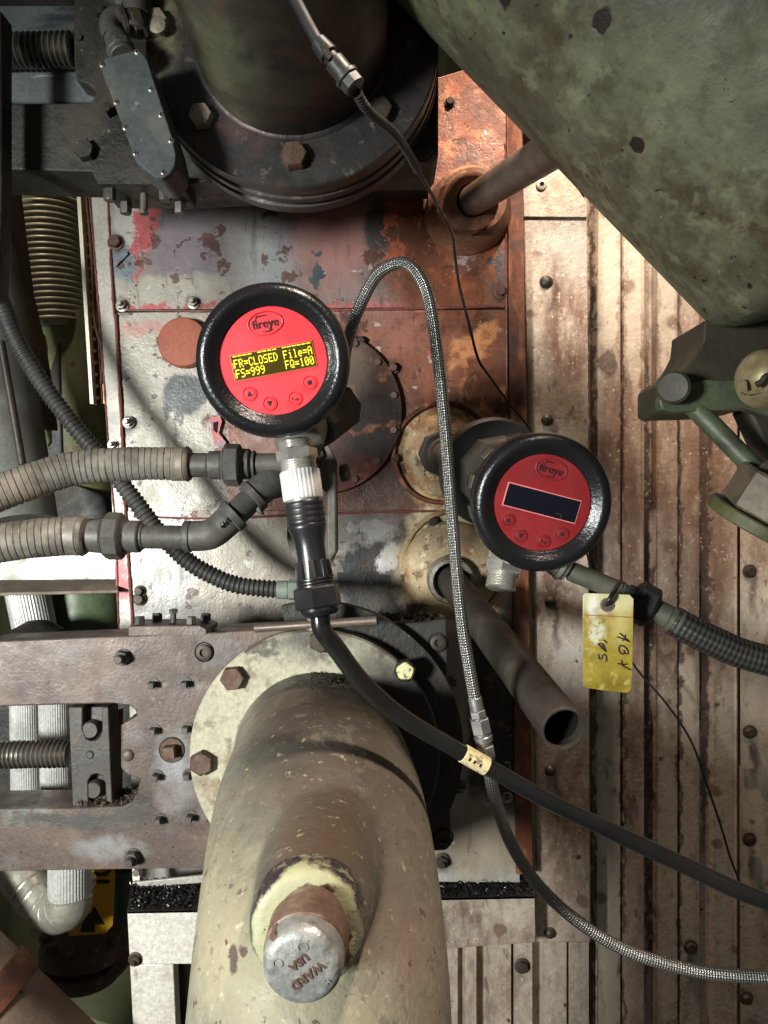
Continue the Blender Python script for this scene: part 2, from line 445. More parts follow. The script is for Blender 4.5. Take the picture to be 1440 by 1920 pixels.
t = thing('green_drum', 'green painted drum under the brown channel lip', 'drum', P(155, 1230, 1.02))
mb = MB(); mb.cyl(P(160, 1060, 1.08), P(160, 1260, 1.08), .054, seg=60); mb.build('drum', m_green, t)
mb = MB(); mb.lathe([(0,0),(.034,0),(.03,.012),(.012,.022),(0,.024)], P(70,1198,.95), (0,0,1), 40); mb.build('dome_cap', m_darkiron, label='dark domed cap at the foot of the fluted pipe', cat='cap')

# ================================================================== FURNACE CASING
cas = thing('furnace_casing', 'weathered sheet metal furnace casing with peeling pink, grey and rust paint', 'casing', P(590, 1640, .95))
PALE = S(178,174,164)
m_case = NM('casing_paint', S(152,148,140), .42, .1, var=.12, fine=.12)
m_case.patch(S(182,180,172), 26, .48, .7, op=.7)
m_case.patch(S(122,120,114), 60, .55, .7, (1.4,1,.7), op=.6)
m_case.patch(S(150,120,96), 20, .58, .72, op=.45)
kw = dict(d=.95, amp=.042, nscale=48, edge=.07)
B = m_case.blobs
# large rust area on the right
B([(S(118,68,46), 845, 520, 165, 460, dict(rect=True, edge=.10, amp=.05)),
   (S(134,82,62), 620, 780, 250, 190, dict(rect=True, edge=.06)),
   (S(132,114,110), 470, 470, 265, 118, dict(rect=True, edge=.08)),
   (S(150,146,142), 470, 480, 70, 105, dict(edge=.5, amp=.05)),
   (S(124,114,120), 345, 470, 62, 100, dict(edge=.3)),
   (S(118,130,138), 392, 540, 32, 22, dict(edge=.5)),
   (S(126,134,140), 520, 500, 40, 80, dict(edge=.6, op=.6)),
   (S(160,116,110), 645, 440, 90, 60, dict(edge=.3)),
   (S(164,118,112), 610, 500, 60, 50, dict(edge=.5, op=.6)),
   (S(66,72,74), 706, 430, 22, 52, dict(edge=.3)),
   (S(64,74,80), 592, 520, 8, 22), (S(64,74,80), 596, 475, 6, 12),
   (S(60,36,26), 760, 470, 60, 80, dict(edge=.8, op=.6)),
   (S(172,116,104), 735, 610, 60, 50, dict(edge=.6, op=.5)),
   (S(170,168,160), 250, 400, 42, 70, dict(edge=.2)),
   (S(166,80,80), 275, 420, 24, 62, dict(edge=.14, rot=-8, h=.6)),
   (S(166,80,80), 252, 520, 10, 75, dict(edge=.2, h=.6)),
   (S(108,118,126), 230, 515, 24, 64, dict(edge=.12, h=.4)),
   (S(150,120,112), 330, 596, 130, 16, dict(edge=.4, op=.8)),
   (S(160,154,142), 320, 740, 110, 220, dict(rect=True, edge=.04)),
   (S(176,120,112), 300, 615, 90, 14, dict(edge=.5, op=.7)),
   (S(72,76,76), 348, 738, 44, 38, dict(edge=.1, amp=.02)), (S(72,76,76), 318, 765, 7, 26, dict(edge=.3)), (S(72,76,76), 338, 775, 5, 22, dict(edge=.3)),
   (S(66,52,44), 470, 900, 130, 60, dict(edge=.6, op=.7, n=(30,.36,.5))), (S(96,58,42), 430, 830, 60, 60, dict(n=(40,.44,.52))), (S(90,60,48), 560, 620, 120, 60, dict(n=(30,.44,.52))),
   (S(158,156,150), 400, 1080, 170, 100, dict(rect=True, edge=.05, amp=.03)),
   (S(178,176,171), 430, 1040, 130, 40, dict(edge=.6, op=.6)),
   (S(150,142,128), 690, 1300, 320, 330, dict(rect=True, edge=.03, amp=.03)),
   (S(150,126,96), 900, 1500, 60, 180, dict(edge=.4, op=.6, n=(40,.4,.6,(2.5,1,.4)))),
   (S(160,156,150), 690, 1010, 60, 60, dict(edge=.4)),
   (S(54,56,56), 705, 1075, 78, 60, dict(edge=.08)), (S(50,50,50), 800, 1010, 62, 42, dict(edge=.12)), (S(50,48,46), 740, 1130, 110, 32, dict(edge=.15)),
   (S(206,202,198), 733, 1040, 22, 30, dict(edge=.2, h=.6, rot=-35)), (S(206,202,198), 700, 990, 40, 18, dict(edge=.2, h=.6)),
   (S(60,46,36), 420, 1150, 150, 26, dict(edge=.6, op=.7)),
   (S(26,18,16), 940, 1330, 60, 160, dict(rect=True, edge=.12, amp=.03)),
   ], **kw)
# rust detailing in the right region, with painted lamp light and gauge shade
B([(S(168,92,50), 850, 330, 170, 260, dict(n=(26,.48,.62), op=.8)),
   (S(200,130,84), 860, 260, 70, 160, dict(n=(45,.52,.62), op=.8)),  # bright rust flecks with the warm light patch painted in
   (S(74,38,26), 850, 560, 150, 420, dict(n=(20,.5,.62), op=.75)),
   (S(206,140,90), 900, 700, 60, 130, dict(n=(30,.5,.6), op=.8)),  # pale orange stands in for warm lamp light on the rust
   (S(168,150,142), 866, 480, 26, 36, dict(n=(60,.5,.56))), (S(70,66,70), 935, 510, 24, 50, dict(n=(50,.48,.56))),
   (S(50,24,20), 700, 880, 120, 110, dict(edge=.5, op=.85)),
   (S(36,26,22), 690, 800, 80, 110, dict(edge=.6, op=.8)),  # soot smudge with the lit gauge's cast shadow painted in
   (S(150,130,112), 672, 700, 34, 60, dict(n=(40,.42,.55), op=.8)),
   (S(168,86,56), 735, 455, 22, 60, dict(n=(45,.46,.54))),
   (S(170,84,84), 460, 575, 300, 7, dict(n=(50,.4,.5))),
   (S(176,104,100), 700, 577, 120, 6, dict(n=(50,.4,.5)))], **kw)
# yellowish heat rings round the two collars
B([(S(186,160,112), 838, 855, 92, 96, dict(edge=.12, n=(40,.36,.5))), (S(120,70,40), 838, 855, 96, 100, dict(n=(50,.52,.6))),
   (S(206,192,158), 850, 1060, 112, 118, dict(edge=.1, amp=.05)), (S(170,108,58), 860, 1060, 110, 118, dict(n=(55,.54,.62)))], **kw)
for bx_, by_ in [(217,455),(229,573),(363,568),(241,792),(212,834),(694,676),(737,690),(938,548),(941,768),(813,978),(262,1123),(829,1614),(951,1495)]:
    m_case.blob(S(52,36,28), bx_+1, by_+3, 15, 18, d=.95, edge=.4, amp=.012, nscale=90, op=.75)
m_case.patch(S(96,86,76), 12, .52, .68, (1,1,.5), op=.5); m_case.patch(S(74,60,50), 30, .58, .68, (2.2,1,.4), op=.55)
m_case.patch(S(84,52,40), 34, .62, .645, op=.85, h=-.4); m_case.patch(S(74,72,72), 60, .66, .68, op=.8, h=-.4); m_case.patch(S(196,192,184), 44, .66, .675, op=.6, h=-.4)
m_case.spots(S(60,46,40), 90, .18, dens=.22, op=.8); m_case.patch(S(90,84,78), 130, .66, .72, (1,1,.2), op=.6)
m_case.patch(S(60,50,44), 120, .64, .70, (.25,1,1), op=.6)
m_case.patch(S(224,222,216), 240, .67, .74, op=.6)
m_case = m_case.done(bump=.75, bscale=45, dist=.0013, fine=300)
def sheet(px, d, th, name, m, par, **k):
    mb = MB(); mb.pp(px, d, th); return mb.build(name, m, par, **k)
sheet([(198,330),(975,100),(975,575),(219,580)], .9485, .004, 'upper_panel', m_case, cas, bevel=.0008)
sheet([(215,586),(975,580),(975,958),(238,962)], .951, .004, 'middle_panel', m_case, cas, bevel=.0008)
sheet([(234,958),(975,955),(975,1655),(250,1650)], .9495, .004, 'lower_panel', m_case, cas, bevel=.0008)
m_strip = NM('strip_paint', S(166,162,152), .45, .1, var=.12); m_strip.patch(S(150,140,130), 30, .54, .7, op=.6); m_strip.blob(S(166,84,84), 226, 1090, 40, 60, d=.95, n=(30,.4,.5)); m_strip.blob(S(180,84,80), 240, 925, 10, 40, d=.95, n=(60,.4,.5)); m_strip = m_strip.done(bump=.5)
sheet([(168,330),(199,330),(250,1195),(222,1195),(205,860)], .948, .006, 'edge_strip', m_strip, cas, bevel=.0008)
m_bead = NM('pink_sealant', S(116,62,56), .5, var=.3); m_bead.patch(S(96,50,44), 50, .5, .66, op=.7); m_bead = m_bead.done(bump=.5, bscale=200)
for pts, r in (([(200,335),(212,560),(216,600)],.0016), ([(216,590),(228,800),(236,960),(250,1190)],.0019), ([(166,335),(190,640),(205,860),(218,1000),(224,1190)],.0013),
            ([(222,581),(420,583),(700,580),(948,574)],.0015), ([(250,968),(400,972),(640,962),(948,956)],.0014), ([(948,270),(950,560),(954,960),(985,1400),(1000,1600)],.0014)):
    mb = MB(); mb.sweep([P(x + rng(-1,1), y, .948) for x, y in pts], lambda L, T, r=r: r*(.7+.5*mnoise.noise(Vector((L*160, r*900, 0)))+.3), n=8, step=.0025)
    mb.build('sealant_bead', m_bead, cas)
# right corner strip of rusty steel between casing and trim
m_rusty = NM('rusty_strip', S(106,60,40), .7, .1, var=.35); m_rusty.patch(S(160,104,70), 40, .5, .64, (2,1,.5), op=.8); m_rusty.patch(S(50,32,26), 22, .5, .64, op=.7)
m_rusty = m_rusty.done(bump=.7)
sheet([(950,200),(979,200),(1000,1640),(968,1640)], .944, .02, 'corner_angle', m_rusty, cas, bevel=.001)
# access cover (round) right of the scanner
m_can = dusty('dull_bolt', S(64,44,36), .6)
m_cover = NM('cover_paint', S(104,72,60), .55, .1, var=.3); m_cover.blobs([(S(130,112,98), 664, 700, 30, 60, dict(n=(34,.4,.5))), (S(34,24,20), 705, 800, 85, 125, dict(edge=.5)), (S(80,38,30), 690, 910, 80, 50, {})], d=.93, edge=.3)  # near-black blob: soot plus painted shadow of the gauge
m_cover.patch(S(150,96,70), 40, .6, .7, op=.6); m_cover = m_cover.done(bump=.6)
c0 = P(598, 772, .942)
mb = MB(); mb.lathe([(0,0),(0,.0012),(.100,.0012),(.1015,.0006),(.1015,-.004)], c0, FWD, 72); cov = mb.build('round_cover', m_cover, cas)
for a in (62, 40, 12, -14, -40, -62):
    q = c0 + Vector((math.cos(R(a))*.094, -.001, math.sin(R(a))*.094))
    mb = MB(); mb.bolt(q, FWD, .0046, .004); mb.build('bolt', m_can, cov)
# orange disc cap
m_disc = NM('orange_cap', S(150,72,38), .5, var=.15); m_disc.patch(S(110,58,36), 30, .55, .7, op=.5); m_disc = m_disc.done(bump=.2)
mb = MB(); mb.lathe([(0,.012),(.029,.012),(.0305,.0105),(.0305,0)], P(347,645,.948), FWD, 48); mb.build('round_cap', m_disc, cas)
m_can0 = dusty('can_dark', S(60,44,36), .6)
for x, y, mm, r, st in [(217,455,m_boltrust,.0075,0),(229,573,m_stud,.006,.003),(363,568,m_stud,.0058,.003),(241,792,m_stud,.0058,.0032),(212,834,m_stud,.0052,.003),
                 (694,676,m_boltrust,.0055,0),(737,690,m_boltrust,.0055,0),(938,548,m_boltrust,.006,0),(941,768,m_boltrust,.0058,0),(813,978,m_boltdark,.006,0),(677,640,m_boltdark,.005,0),
                 (262,1123,m_boltdark,.0062,0),(262,1108,m_boltdark,.005,0),(742,860,m_boltdark,.0045,0),(829,1614,m_boltdark,.007,.003),(951,1495,m_stud,.0055,.003),(843,193,m_boltdark,.005,0),(860,1475,m_boltdark,.006,0)]:
    mb = MB(); mb.bolt(P(x,y,.9475), FWD, r, .007, washer=r*1.35, stud=st); mb.build('bolt', mm, cas)
# torn bit of pink flap
mb = MB(); mb.pp([(393,783),(412,780),(416,790),(410,812),(424,830),(418,838),(402,836),(398,812)], .944, .002)
m_flap = NM('pink_flap', S(176,96,96), .5, var=.2); m_flap.patch(S(90,100,112), 70, .5, .6, op=.8); mb.build('torn_flap', m_flap.done(bump=.6), cas)
sheet([(400,792),(408,790),(406,812),(400,806)], .9425, .001, 'dark_hole', m_void, cas)
# drawn rust label-like recess plates dark fragment
mb = MB(); mb.pp([(212,486),(236,470),(240,476),(216,500)], .9445, .002); mb.build('bent_tab', m_case, cas)
# perforated copper angle on the left
t = thing('perforated_strip', 'narrow copper coloured perforated strip beside the casing edge', 'strip', P(180, 757, .985))
m_cop = NM('copper_strip', S(196,140,92), .45, .35, var=.2); m_cop.patch(S(110,70,44), 30, .55, .7, (2,1,.5), op=.6); m_cop = m_cop.done(bump=.3)
m_dkcop = NM('dark_copper', S(74,50,34), .5, .3, var=.3); m_dkcop = m_dkcop.done(bump=.3)
mb = MB(); mb.pp([(150,338),(166,338),(192,757),(176,757)], .99, .002); mb.build('web', m_dkcop, t)
mb = MB(); mb.pp([(170,338),(184,338),(207,700),(200,757),(194,757)], .985, .004); mb.build('flange', m_cop, t)
mb = MB(); mb.pp([(142,338),(149,338),(175,757),(169,757)], .975, .012)
m_edge = simple('pale_edge', S(214,206,186), .4, .2); mb.build('edge', m_edge, t)
mb = MB()
for i in range(19):
    f = (i+.5)/19; x = 158+f*26; y = 338+f*419
    mb.cyl(P(x,y,.9898), P(x,y,.9893), .0022, seg=12)
mb.build('perforations', m_edge, t)
mb = MB(); mb.sweep([P(160,345,.975),P(172,480,.975),(P(178,600,.972)),P(192,660,.968),P(190,720,.97)], .0022, n=10, step=.004)
mb.build('thin_tube', m_dkcop, label='thin brown tube running down the perforated strip', cat='tube')

# ================================================================== TRIM STRIP, CORRUGATED SIDING
def siding(name, tint=0, px0=1108, px1=1384, extra=()):
    m = NM(name, S(174,160,144), .48, .15, var=.12, fine=.25)
    m.patch(S(190,176,158), 26, .44, .66, (1,1,.6), op=.8)
    m.patch(S(132,114,98), 50, .5, .66, (1.6,1,.8), op=.6)
    for a in extra: m.blob(a[0], a[1], a[2], a[3], a[4], d=1.0, edge=a[5] if len(a) > 5 else .35, amp=.03, n=a[6] if len(a) > 6 else (34,.36,.60,(1.8,1,.7)), op=a[7] if len(a) > 7 else .8)
    m.spots(S(104,74,58), 34, .42, .35, dens=.26, op=.7); m.spots(S(70,44,34), 55, .25, .4, dens=.18, op=.9)
    m.patch(S(84,60,48), 60, .62, .7, (1.6,1,.7), op=.6)
    m.patch(S(214,202,186), 170, .60, .70, op=.55); m.patch(S(86,70,60), 200, .60, .70, op=.5)
    return m.done(bump=.8, bscale=90, fine=260, dist=.0009, rvar=.18)
BR = S(120,94,78); DB = S(74,54,44)
GR = S(60,46,38); PL = S(196,184,166)
RC = lambda c, x, y, rx, ry, op, n=(30,.12,.42,(1.6,1,.5)): (c, x, y, rx, ry, .12, n, op)
m_cor = siding('siding_paint', extra=[(BR,1250,900,160,360,.3,(22,.30,.56,(1.8,1,.5)),.85),(DB,1330,1000,26,330,.3),(BR,1330,960,50,300,.6),
        (DB,1150,820,45,120,.5),(BR,1140,1000,40,200,.5),(BR,1220,1300,60,220,.5),(DB,1170,1490,24,110,.4),(BR,1230,1680,30,200,.5),(BR,1345,650,50,140,.5),
        RC(PL,1145,1620,20,330,.75),RC(PL,1250,1640,18,300,.6),RC(PL,1290,1500,14,330,.6),RC(PL,1358,1560,20,260,.7),RC(PL,1140,520,20,150,.7),RC(PL,1190,560,14,200,.6),RC(PL,1250,540,16,160,.6),
        RC(GR,1218,1240,9,640,.85,(20,.2,.45,(1,1,.5))),RC(GR,1324,1100,10,480,.8,(20,.2,.45,(1,1,.5))),RC(GR,1168,1300,4,800,.7),RC(GR,1274,1300,4,800,.7),RC(GR,1112,1200,6,900,.8),
        (DB,1140,680,16,26,.15,(60,.25,.4),.8),(BR,1185,1100,20,300,.4),(DB,1295,1810,6,40,.6,(60,.2,.45,(2,1,.4)),.7)])
def corr(prof, d, y0, y1, mb, n=1):
    """prof (px x, depth offset); continuous sheet"""
    for k in range(len(prof)-1):
        (xa, oa), (xb, ob) = prof[k], prof[k+1]
        def V(x, o, y):
            p = P(x, y, d); return Vector((p.x, d+o, p.z))
        vs = [V(xa,oa,y0),V(xb,ob,y0),V(xb,ob,y1),V(xa,oa,y1)]
        mb.face([mb.bm.verts.new(v) for v in vs])
    bmesh.ops.remove_doubles(mb.bm, verts=mb.bm.verts[:], dist=1e-5)
    r = bmesh.ops.extrude_face_region(mb.bm, geom=mb.bm.faces[:])
    bmesh.ops.translate(mb.bm, vec=(0,.0015,0), verts=[e for e in r['geom'] if isinstance(e, bmesh.types.BMVert)])
cor = thing('corrugated_siding', 'rust stained corrugated sheet siding behind the right gauge and hanging tag', 'siding', P(1250, 1920, 1.0))
mb = MB(); corr([(1103,.02),(1112,.014),(1117,.0),(1119,-.002),(1122,0),(1163,0),(1166,.007),(1170,.001),(1201,0),(1203,-.003),(1206,-.003),(1209,.011),(1227,.011),(1229,-.0015),(1233,0),(1270,0),(1273,.007),(1277,.001),(1311,.0),(1315,.006),(1333,.006),(1338,0),(1377,0),(1379,-.002),(1381,-.002),(1384,.016),(1420,.016)], 1.0, -120, 2060, mb)
mb.build('sheet', m_cor, cor, recalc=True, ang=25)
m_blkgap = m_void
for x, y in [(1295,1776),(1170,390)]:
    mb = MB(); mb.bolt(P(x,y,.9985), FWD, .0075, .006, washer=.0095); mb.build('screw', m_boltdark, cor)
m_side = siding('side_sheet_paint', extra=[(BR,1425,820,40,200,.5),(S(206,190,164),1405,1560,18,260,.4,(12,.2,.4),.7),(DB,1405,1110,6,44,.6,(60,.2,.45,(2,1,.4)),.7),(DB,1406,1412,6,44,.6,(60,.2,.45,(2,1,.4)),.7),(DB,1405,1614,6,44,.6,(60,.2,.45,(2,1,.4)),.7)])  # tall pale streak paints the warm lamp patch on the lower sheet
t = thing('side_sheet', 'flat weathered sheet with screws at the right edge of the corrugated siding', 'siding', P(1430, 1920, .99))
sheet([(1386,-100),(1600,-100),(1600,1440),(1389,1442)], .990, .0008, 'upper_sheet', m_side, t)
sheet([(1387,1436),(1600,1430),(1600,2050),(1389,2050)], .9935, .0008, 'lower_sheet', m_side, t)
for x, y in [(1405,1071),(1405,1372),(1405,1574),(1399,1871)]:
    mb = MB(); mb.bolt(P(x,y,.9895), FWD, .0062, .007, washer=.009, seg=6); mb.build('screw', m_boltdark, t)
m_trim = siding('trim_paint', extra=[(S(98,62,46),1050,640,40,90,.4,(24,.3,.5,(2.4,1,.5)),.85),(S(90,56,42),1035,1080,34,60,.3,(50,.36,.5)),(S(150,150,148),1040,480,50,60,.6),(S(176,172,166),1060,1250,45,120,.5),(S(118,92,76),1050,1520,52,160,.5),(S(120,92,74),1020,560,30,60,.5),(DB,1025,566,6,38,.6,(60,.2,.45,(2,1,.4)),.8),(DB,1026,824,6,38,.6,(60,.2,.45,(2,1,.4)),.8),(DB,1032,1165,6,40,.6,(60,.2,.45,(2,1,.4)),.8),(DB,1032,1482,6,40,.6,(60,.2,.45,(2,1,.4)),.8)])
t = thing('corner_trim', 'pale dented vertical trim strip with dark rivets between rusty casing and corrugated siding', 'trim', P(1050, 1780, .965))
sheet([(979,330),(1030,280),(1102,380),(1102,407),(981,406)], .9585, .02, 'upper_piece', m_trim, t, bevel=.0012)
sheet([(982,404),(1102,403),(1108,1768),(1006,1768),(1000,1200)], .9625, .03, 'strip', m_trim, t, bevel=.0018)
for x, y, r in [(1024,529,.0085),(1026,788,.0075),(1032,1128,.0072),(1032,1445,.0072),(1031,1749,.0072)]:
    mb = MB(); mb.lathe([(0,.0062),(r*.35,.006),(r*.75,.004),(r*.95,.001),(r,0)], P(x,y,.9622), FWD, 28); mb.build('rivet', m_boltdark, t)
mb = MB(); mb.lathe([(0,.001),(.0025,.001),(.003,.004),(.0062,.003),(.0072,0)], P(1015,347,.9582), FWD, 28); mb.build('rivet', m_edge, t)
mb = MB(); mb.cyl(P(1015,347,.9572), P(1015,347,.9562), .0024, seg=16); mb.build('rivet_hole', m_void, t)
# horizontal channel under the casing + lower siding
m_chan = siding('channel_paint', extra=[(DB,850,1700,60,60,.6),(BR,960,1740,80,40,.6)])
t = thing('bottom_channel', 'dirty horizontal channel below the casing with a soot covered top', 'channel', P(920, 1770, .93))
sheet([(800,1684),(1003,1680),(1005,1767),(800,1782)], .935, .003, 'face', m_chan, t, bevel=.001)
mb = MB(); mb.prism([P(800,1684,.935),P(1003,1680,.935),P(1000,1628,.968),P(790,1632,.968)], Vector((0,0,-.003))); mb.build('top_shelf', m_soot, t)
def dep(): return Vector((rng(P(815,0,.95).x, P(1000,0,.95).x), rng(.936, .966), 0))
def dep2():
    v = dep(); v.z = P(0,1684,.935).z + (v.y-.935)*0 + rng(.0005,.004) + (v.y-.935)*(P(0,1628,.968).z-P(0,1684,.935).z)/.033; return v
mb = MB(); mb.chunks(dep2, 900, .001, .003); mb.build('soot_flakes', m_soot, kind='stuff', label='black soot flakes on the shelf below the casing', cat='soot')
m_low = siding('lower_siding_paint', extra=[(DB,975,1800,10,30,.4),(BR,900,1850,80,60,.7)])
t = thing('lower_siding', 'ribbed pale siding below the horizontal channel at bottom centre', 'siding', P(960, 1960, .98))
mb = MB(); corr([(780,.0),(858,0),(862,.012),(868,.012),(872,0),(893,0),(898,.016),(913,.016),(918,0),(958,0),(962,.012),(966,.0),(998,0),(1003,.018),(1016,.018),(1021,0),(1062,0),(1066,.010),(1070,0),(1104,0)], .985, 1740, 2060, mb)
mb.build('sheet', m_low, t, ang=25)
mb = MB(); mb.bolt(P(979,1811,.984), FWD, .0075, .006, washer=.01); mb.build('screw', m_boltdark, t)
# bottom-left bent white sheet
m_wht = NM('pale_sheet', S(206,200,190), .5, .1, var=.08, vscale=30); m_wht.patch(S(166,154,142), 30, .54, .7, op=.6); m_wht.patch(S(120,96,80), 60, .64, .72, (3,1,.4), op=.6); m_wht = m_wht.done(bump=1, bscale=130, fine=300, dist=.0014)
t = thing('sheet_post', 'pale dimpled sheet metal post below the lower mounting plate', 'post', P(290, 1960, .86))
sheet([(238,1708),(380,1705),(380,1808),(243,1808)], .855, .004, 'cap_sheet', m_wht, t, bevel=.0012)
sheet([(243,1806),(325,1808),(333,1990),(252,1990)], .862, .02, 'post_sheet', m_wht, t, bevel=.002)
mb = MB(); mb.prism([P(238,1708,.855),P(400,1705,.855),P(395,1650,.895),P(248,1650,.895)], Vector((0,0,-.003))); mb.build('top_shelf', m_soot, t)
sheet([(247,1622),(262,1622),(262,1660),(250,1690)], .89, .01, 'corner_tab', m_wht, t, bevel=.001)
mb = MB(); mb.bolt(P(254,1798,.855), FWD, .006, .006, washer=.008, stud=.0025); mb.build('screw', m_boltdark, t)
mb = MB(); mb.bolt(P(257,1634,.889), FWD, .0045, .005); mb.build('screw', m_stud, t)
def dep3():
    y = rng(.857,.893); k = (y-.855)/.04
    return Vector((rng(P(246,0,y).x, P(370,0,y).x), y, P(0,1708,.855).z + k*(P(0,1650,.895).z-P(0,1708,.855).z)+rng(.0005,.004)))
mb = MB(); mb.chunks(dep3, 1100, .0009, .003); mb.build('soot_flakes', m_soot, kind='stuff', label='black soot flakes on top of the pale sheet post', cat='soot')
sheet([(250,1655),(395,1640),(395,1654),(300,1662),(262,1672)], .884, .004, 'pale_lip', m_strip, t, bevel=.001)
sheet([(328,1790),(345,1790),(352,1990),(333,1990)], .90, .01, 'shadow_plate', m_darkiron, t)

# ================================================================== BOTTOM LEFT: sign, silver elbow, valve, pale vessel, brown pipe
m_pale = NM('pale_green_vessel', S(120,122,92), .5, var=.25); m_pale.spots(S(50,36,26), 70, .22, dens=.3); m_pale = m_pale.done(bump=.2)
t = thing('green_vessel', 'pale green vessel with a rounded rim below the dark valve', 'vessel', P(190, 1990, 1.05))
mb = MB(); mb.lathe([(0,0),(.17,0),(.175,.004),(.175,.02),(.165,.024),(.165,.2),(0,.2)], P(240, 1850, 1.15)+Vector((.05,.08,0)), (0,0,-1), 64); mb.build('shell', m_pale, t)
t = thing('pipe_sign', 'yellow pipe sign with a black arrow behind the silver elbow', 'sign', P(170, 1755, .95))
m_yel = NM('sign_yellow', S(206,152,28), .5, var=.12); m_yel = m_yel.done(bump=.1)
mb = MB(); mb.pp([(150,1560),(217,1560),(211,1735),(198,1750),(130,1755),(126,1745),(150,1700)], .95, .002); mb.build('plate', m_yel, t)
sheet([(174,1756-30),(184,1712),(172,1712),(176,1700),(196,1735-1)], .949, .001, 'void_scrap', m_blackmatte, t)
sheet([(150,1752-4),(156,1725),(176,1706),(196,1733),(178,1734),(177,1748)], .9488, .0008, 'arrow', m_blackmatte, t)
sheet([(171,1650),(205,1650),(205,1657),(171,1657)], .9488, .0008, 'letter_stroke', m_blackmatte, t)
sheet([(172,1636),(196,1636),(202,1630),(202,1600),(209,1600),(209,1634),(200,1643),(172,1643)], .9488, .0008, 'letter_stroke', m_blackmatte, t)
m_silver = NM('silver_jacket', S(176,172,160), .38, .55, var=.12); m_silver.patch(S(120,108,92), 16, .5, .7, op=.6); m_silver = m_silver.done(bump=.25, bscale=40)
t = thing('silver_elbow', 'silver jacketed pipe elbow below the fluted pipe end', 'pipe', P(130, 1700, .9))
mb = MB(); mb.sweep([P(131,1650,.88),P(131,1668,.88),P(128,1694,.88),P(108,1704,.89),P(84,1690,.9),P(40,1640,.92),P(-20,1570,.94)], lambda L,T: .026 + (.0008 if (L%.016)<.002 and L<.1 else 0), n=48, step=.0012); mb.build('jacket', m_silver, t)
mb = MB(); mb.lathe([(.0265,0),(.0285,.001),(.0285,.006),(.0265,.007)], P(131,1652,.88), (0,0,-1), 48); mb.build('band', m_silver, t)
m_valve = NM('rusty_valve', S(70,58,50), .6, .2, var=.4); m_valve.patch(S(120,84,66), 30, .52, .68, op=.7); m_valve.patch(S(140,136,120), 50, .6, .7, op=.6); m_valve = m_valve.done(bump=.7, bscale=80)
t = thing('flanged_valve', 'dark rusty stacked valve flanges under the yellow sign', 'valve', P(160, 1830, 1.0))
cz = P(158,1752,1.0)
mb = MB(); mb.lathe([(0,0),(.045,0),(.052,.006),(.055,.012),(.055,.022),(.047,.024),(.047,.028),(.055,.031),(.056,.042),(.046,.046),(.044,.055),(0,.055)], cz, (0,0,-1), 56); mb.build('flanges', m_valve, t)
for a in (200, 235, 270, 305, 340):
    q = cz + Vector((math.cos(R(a))*.047, math.sin(R(a))*.047, .001)); mb = MB(); mb.bolt(q, (0,0,1), .008, .007); mb.build('bolt', m_valve, t)
mb = MB(); mb.pp([(236,1800-30),(226,1790),(208,1816),(204,1836),(222,1828),(244,1800)], .95, .004); mb.build('bracket', m_valve, t, bevel=.0015)
mb = MB(); mb.cyl(P(230,1450,1.1), P(232,1800,1.1), .018, seg=32); mb.build('round_post', m_drum, label='dark round post just right of the yellow sign', cat='post')
m_pinkp = NM('brown_pink_pipe', S(124,100,84), .55, var=.25); m_pinkp.patch(S(150,124,104), 12, .45, .65, op=.6); m_pinkp.spots(S(60,38,28), 60, .24, dens=.35); m_pinkp = m_pinkp.done(bump=.3)
t = thing('brown_pipe', 'mottled brown pipe crossing the bottom left corner', 'pipe', P(20, 1910, .8))
ax = (P(160,1935,.8)-P(-20,1760,.8)).normalized(); pr = Vector((-ax.z*-1, 0, -ax.x)).normalized(); pr = Vector((ax.z,0,-ax.x)).normalized()
if pr.z > 0: pr = -pr
a0 = P(-160,1625,.8)+pr*.08; a1 = P(300,2072,.8)+pr*.08
mb = MB(); mb.cyl(a0, a1, .076, seg=56); mb.build('pipe', m_pinkp, t)
mb = MB(); f0 = P(20,1798,.8)+pr*.079; mb.cyl(f0, f0+ax*.028, .0785, seg=56)
mb.build('strap', m_rusty, t)

# ================================================================== UPPER MOUNTING PLATE, clamp, rods
t = thing('mounting_plate', 'dark cast iron upper mounting plate with square corners and socket screws', 'plate', P(400, 320, .72))
mb = MB()
mb.pp([(-40,195),(172,192),(180,172),(166,158),(143,150),(138,110),(138,-160),(822,-160),(822,292),(812,304),(700,306),(560,330),(335,345),(180,340),(172,322),(-40,316)], .70, .06)
mb.build('plate', m_darkiron, t, bevel=.0015)
mb = MB(); mb.pp([(178,-160),(822,-160),(822,235),(700,240),(335,250),(178,250)], .758, .18)
mb.build('light_blocker', m_darkiron, t, bevel=.0015)  # added box that keeps the rear lamp off the casing's left side
for x, y, r in [(162,285,.0098),(150,72,.003)]:
    mb = MB(); mb.bolt(P(x,y,.70), FWD, r, r*.8, roll=.2); mb.build('bolt', m_darkiron, t)
for x, y in [(793,284)]:
    mb = MB(); mb.socket(P(x,y,.70), FWD, .0085, .004); mb.lathe([(.0085,.0004),(.0098,.0005),(.0102,0)], P(x,y,.70), FWD, 30); mb.build('socket_screw', m_boltdark, t)
for x, y in [(208,212)]:
    mb = MB(); mb.bolt(P(x,y,.70), FWD, .005, .012, seg=4); mb.build('square_screw', m_boltdark, t)
t = thing('clamp_block', 'dark clamp block with hex screws pointing down under the upper plate', 'clamp', P(260, 390, .71))
mb = MB(); mb.pp([(180,321),(340,324),(340,346),(181,345)], .680, .055)
mb.build('block', m_darkiron, t, bevel=.0012)
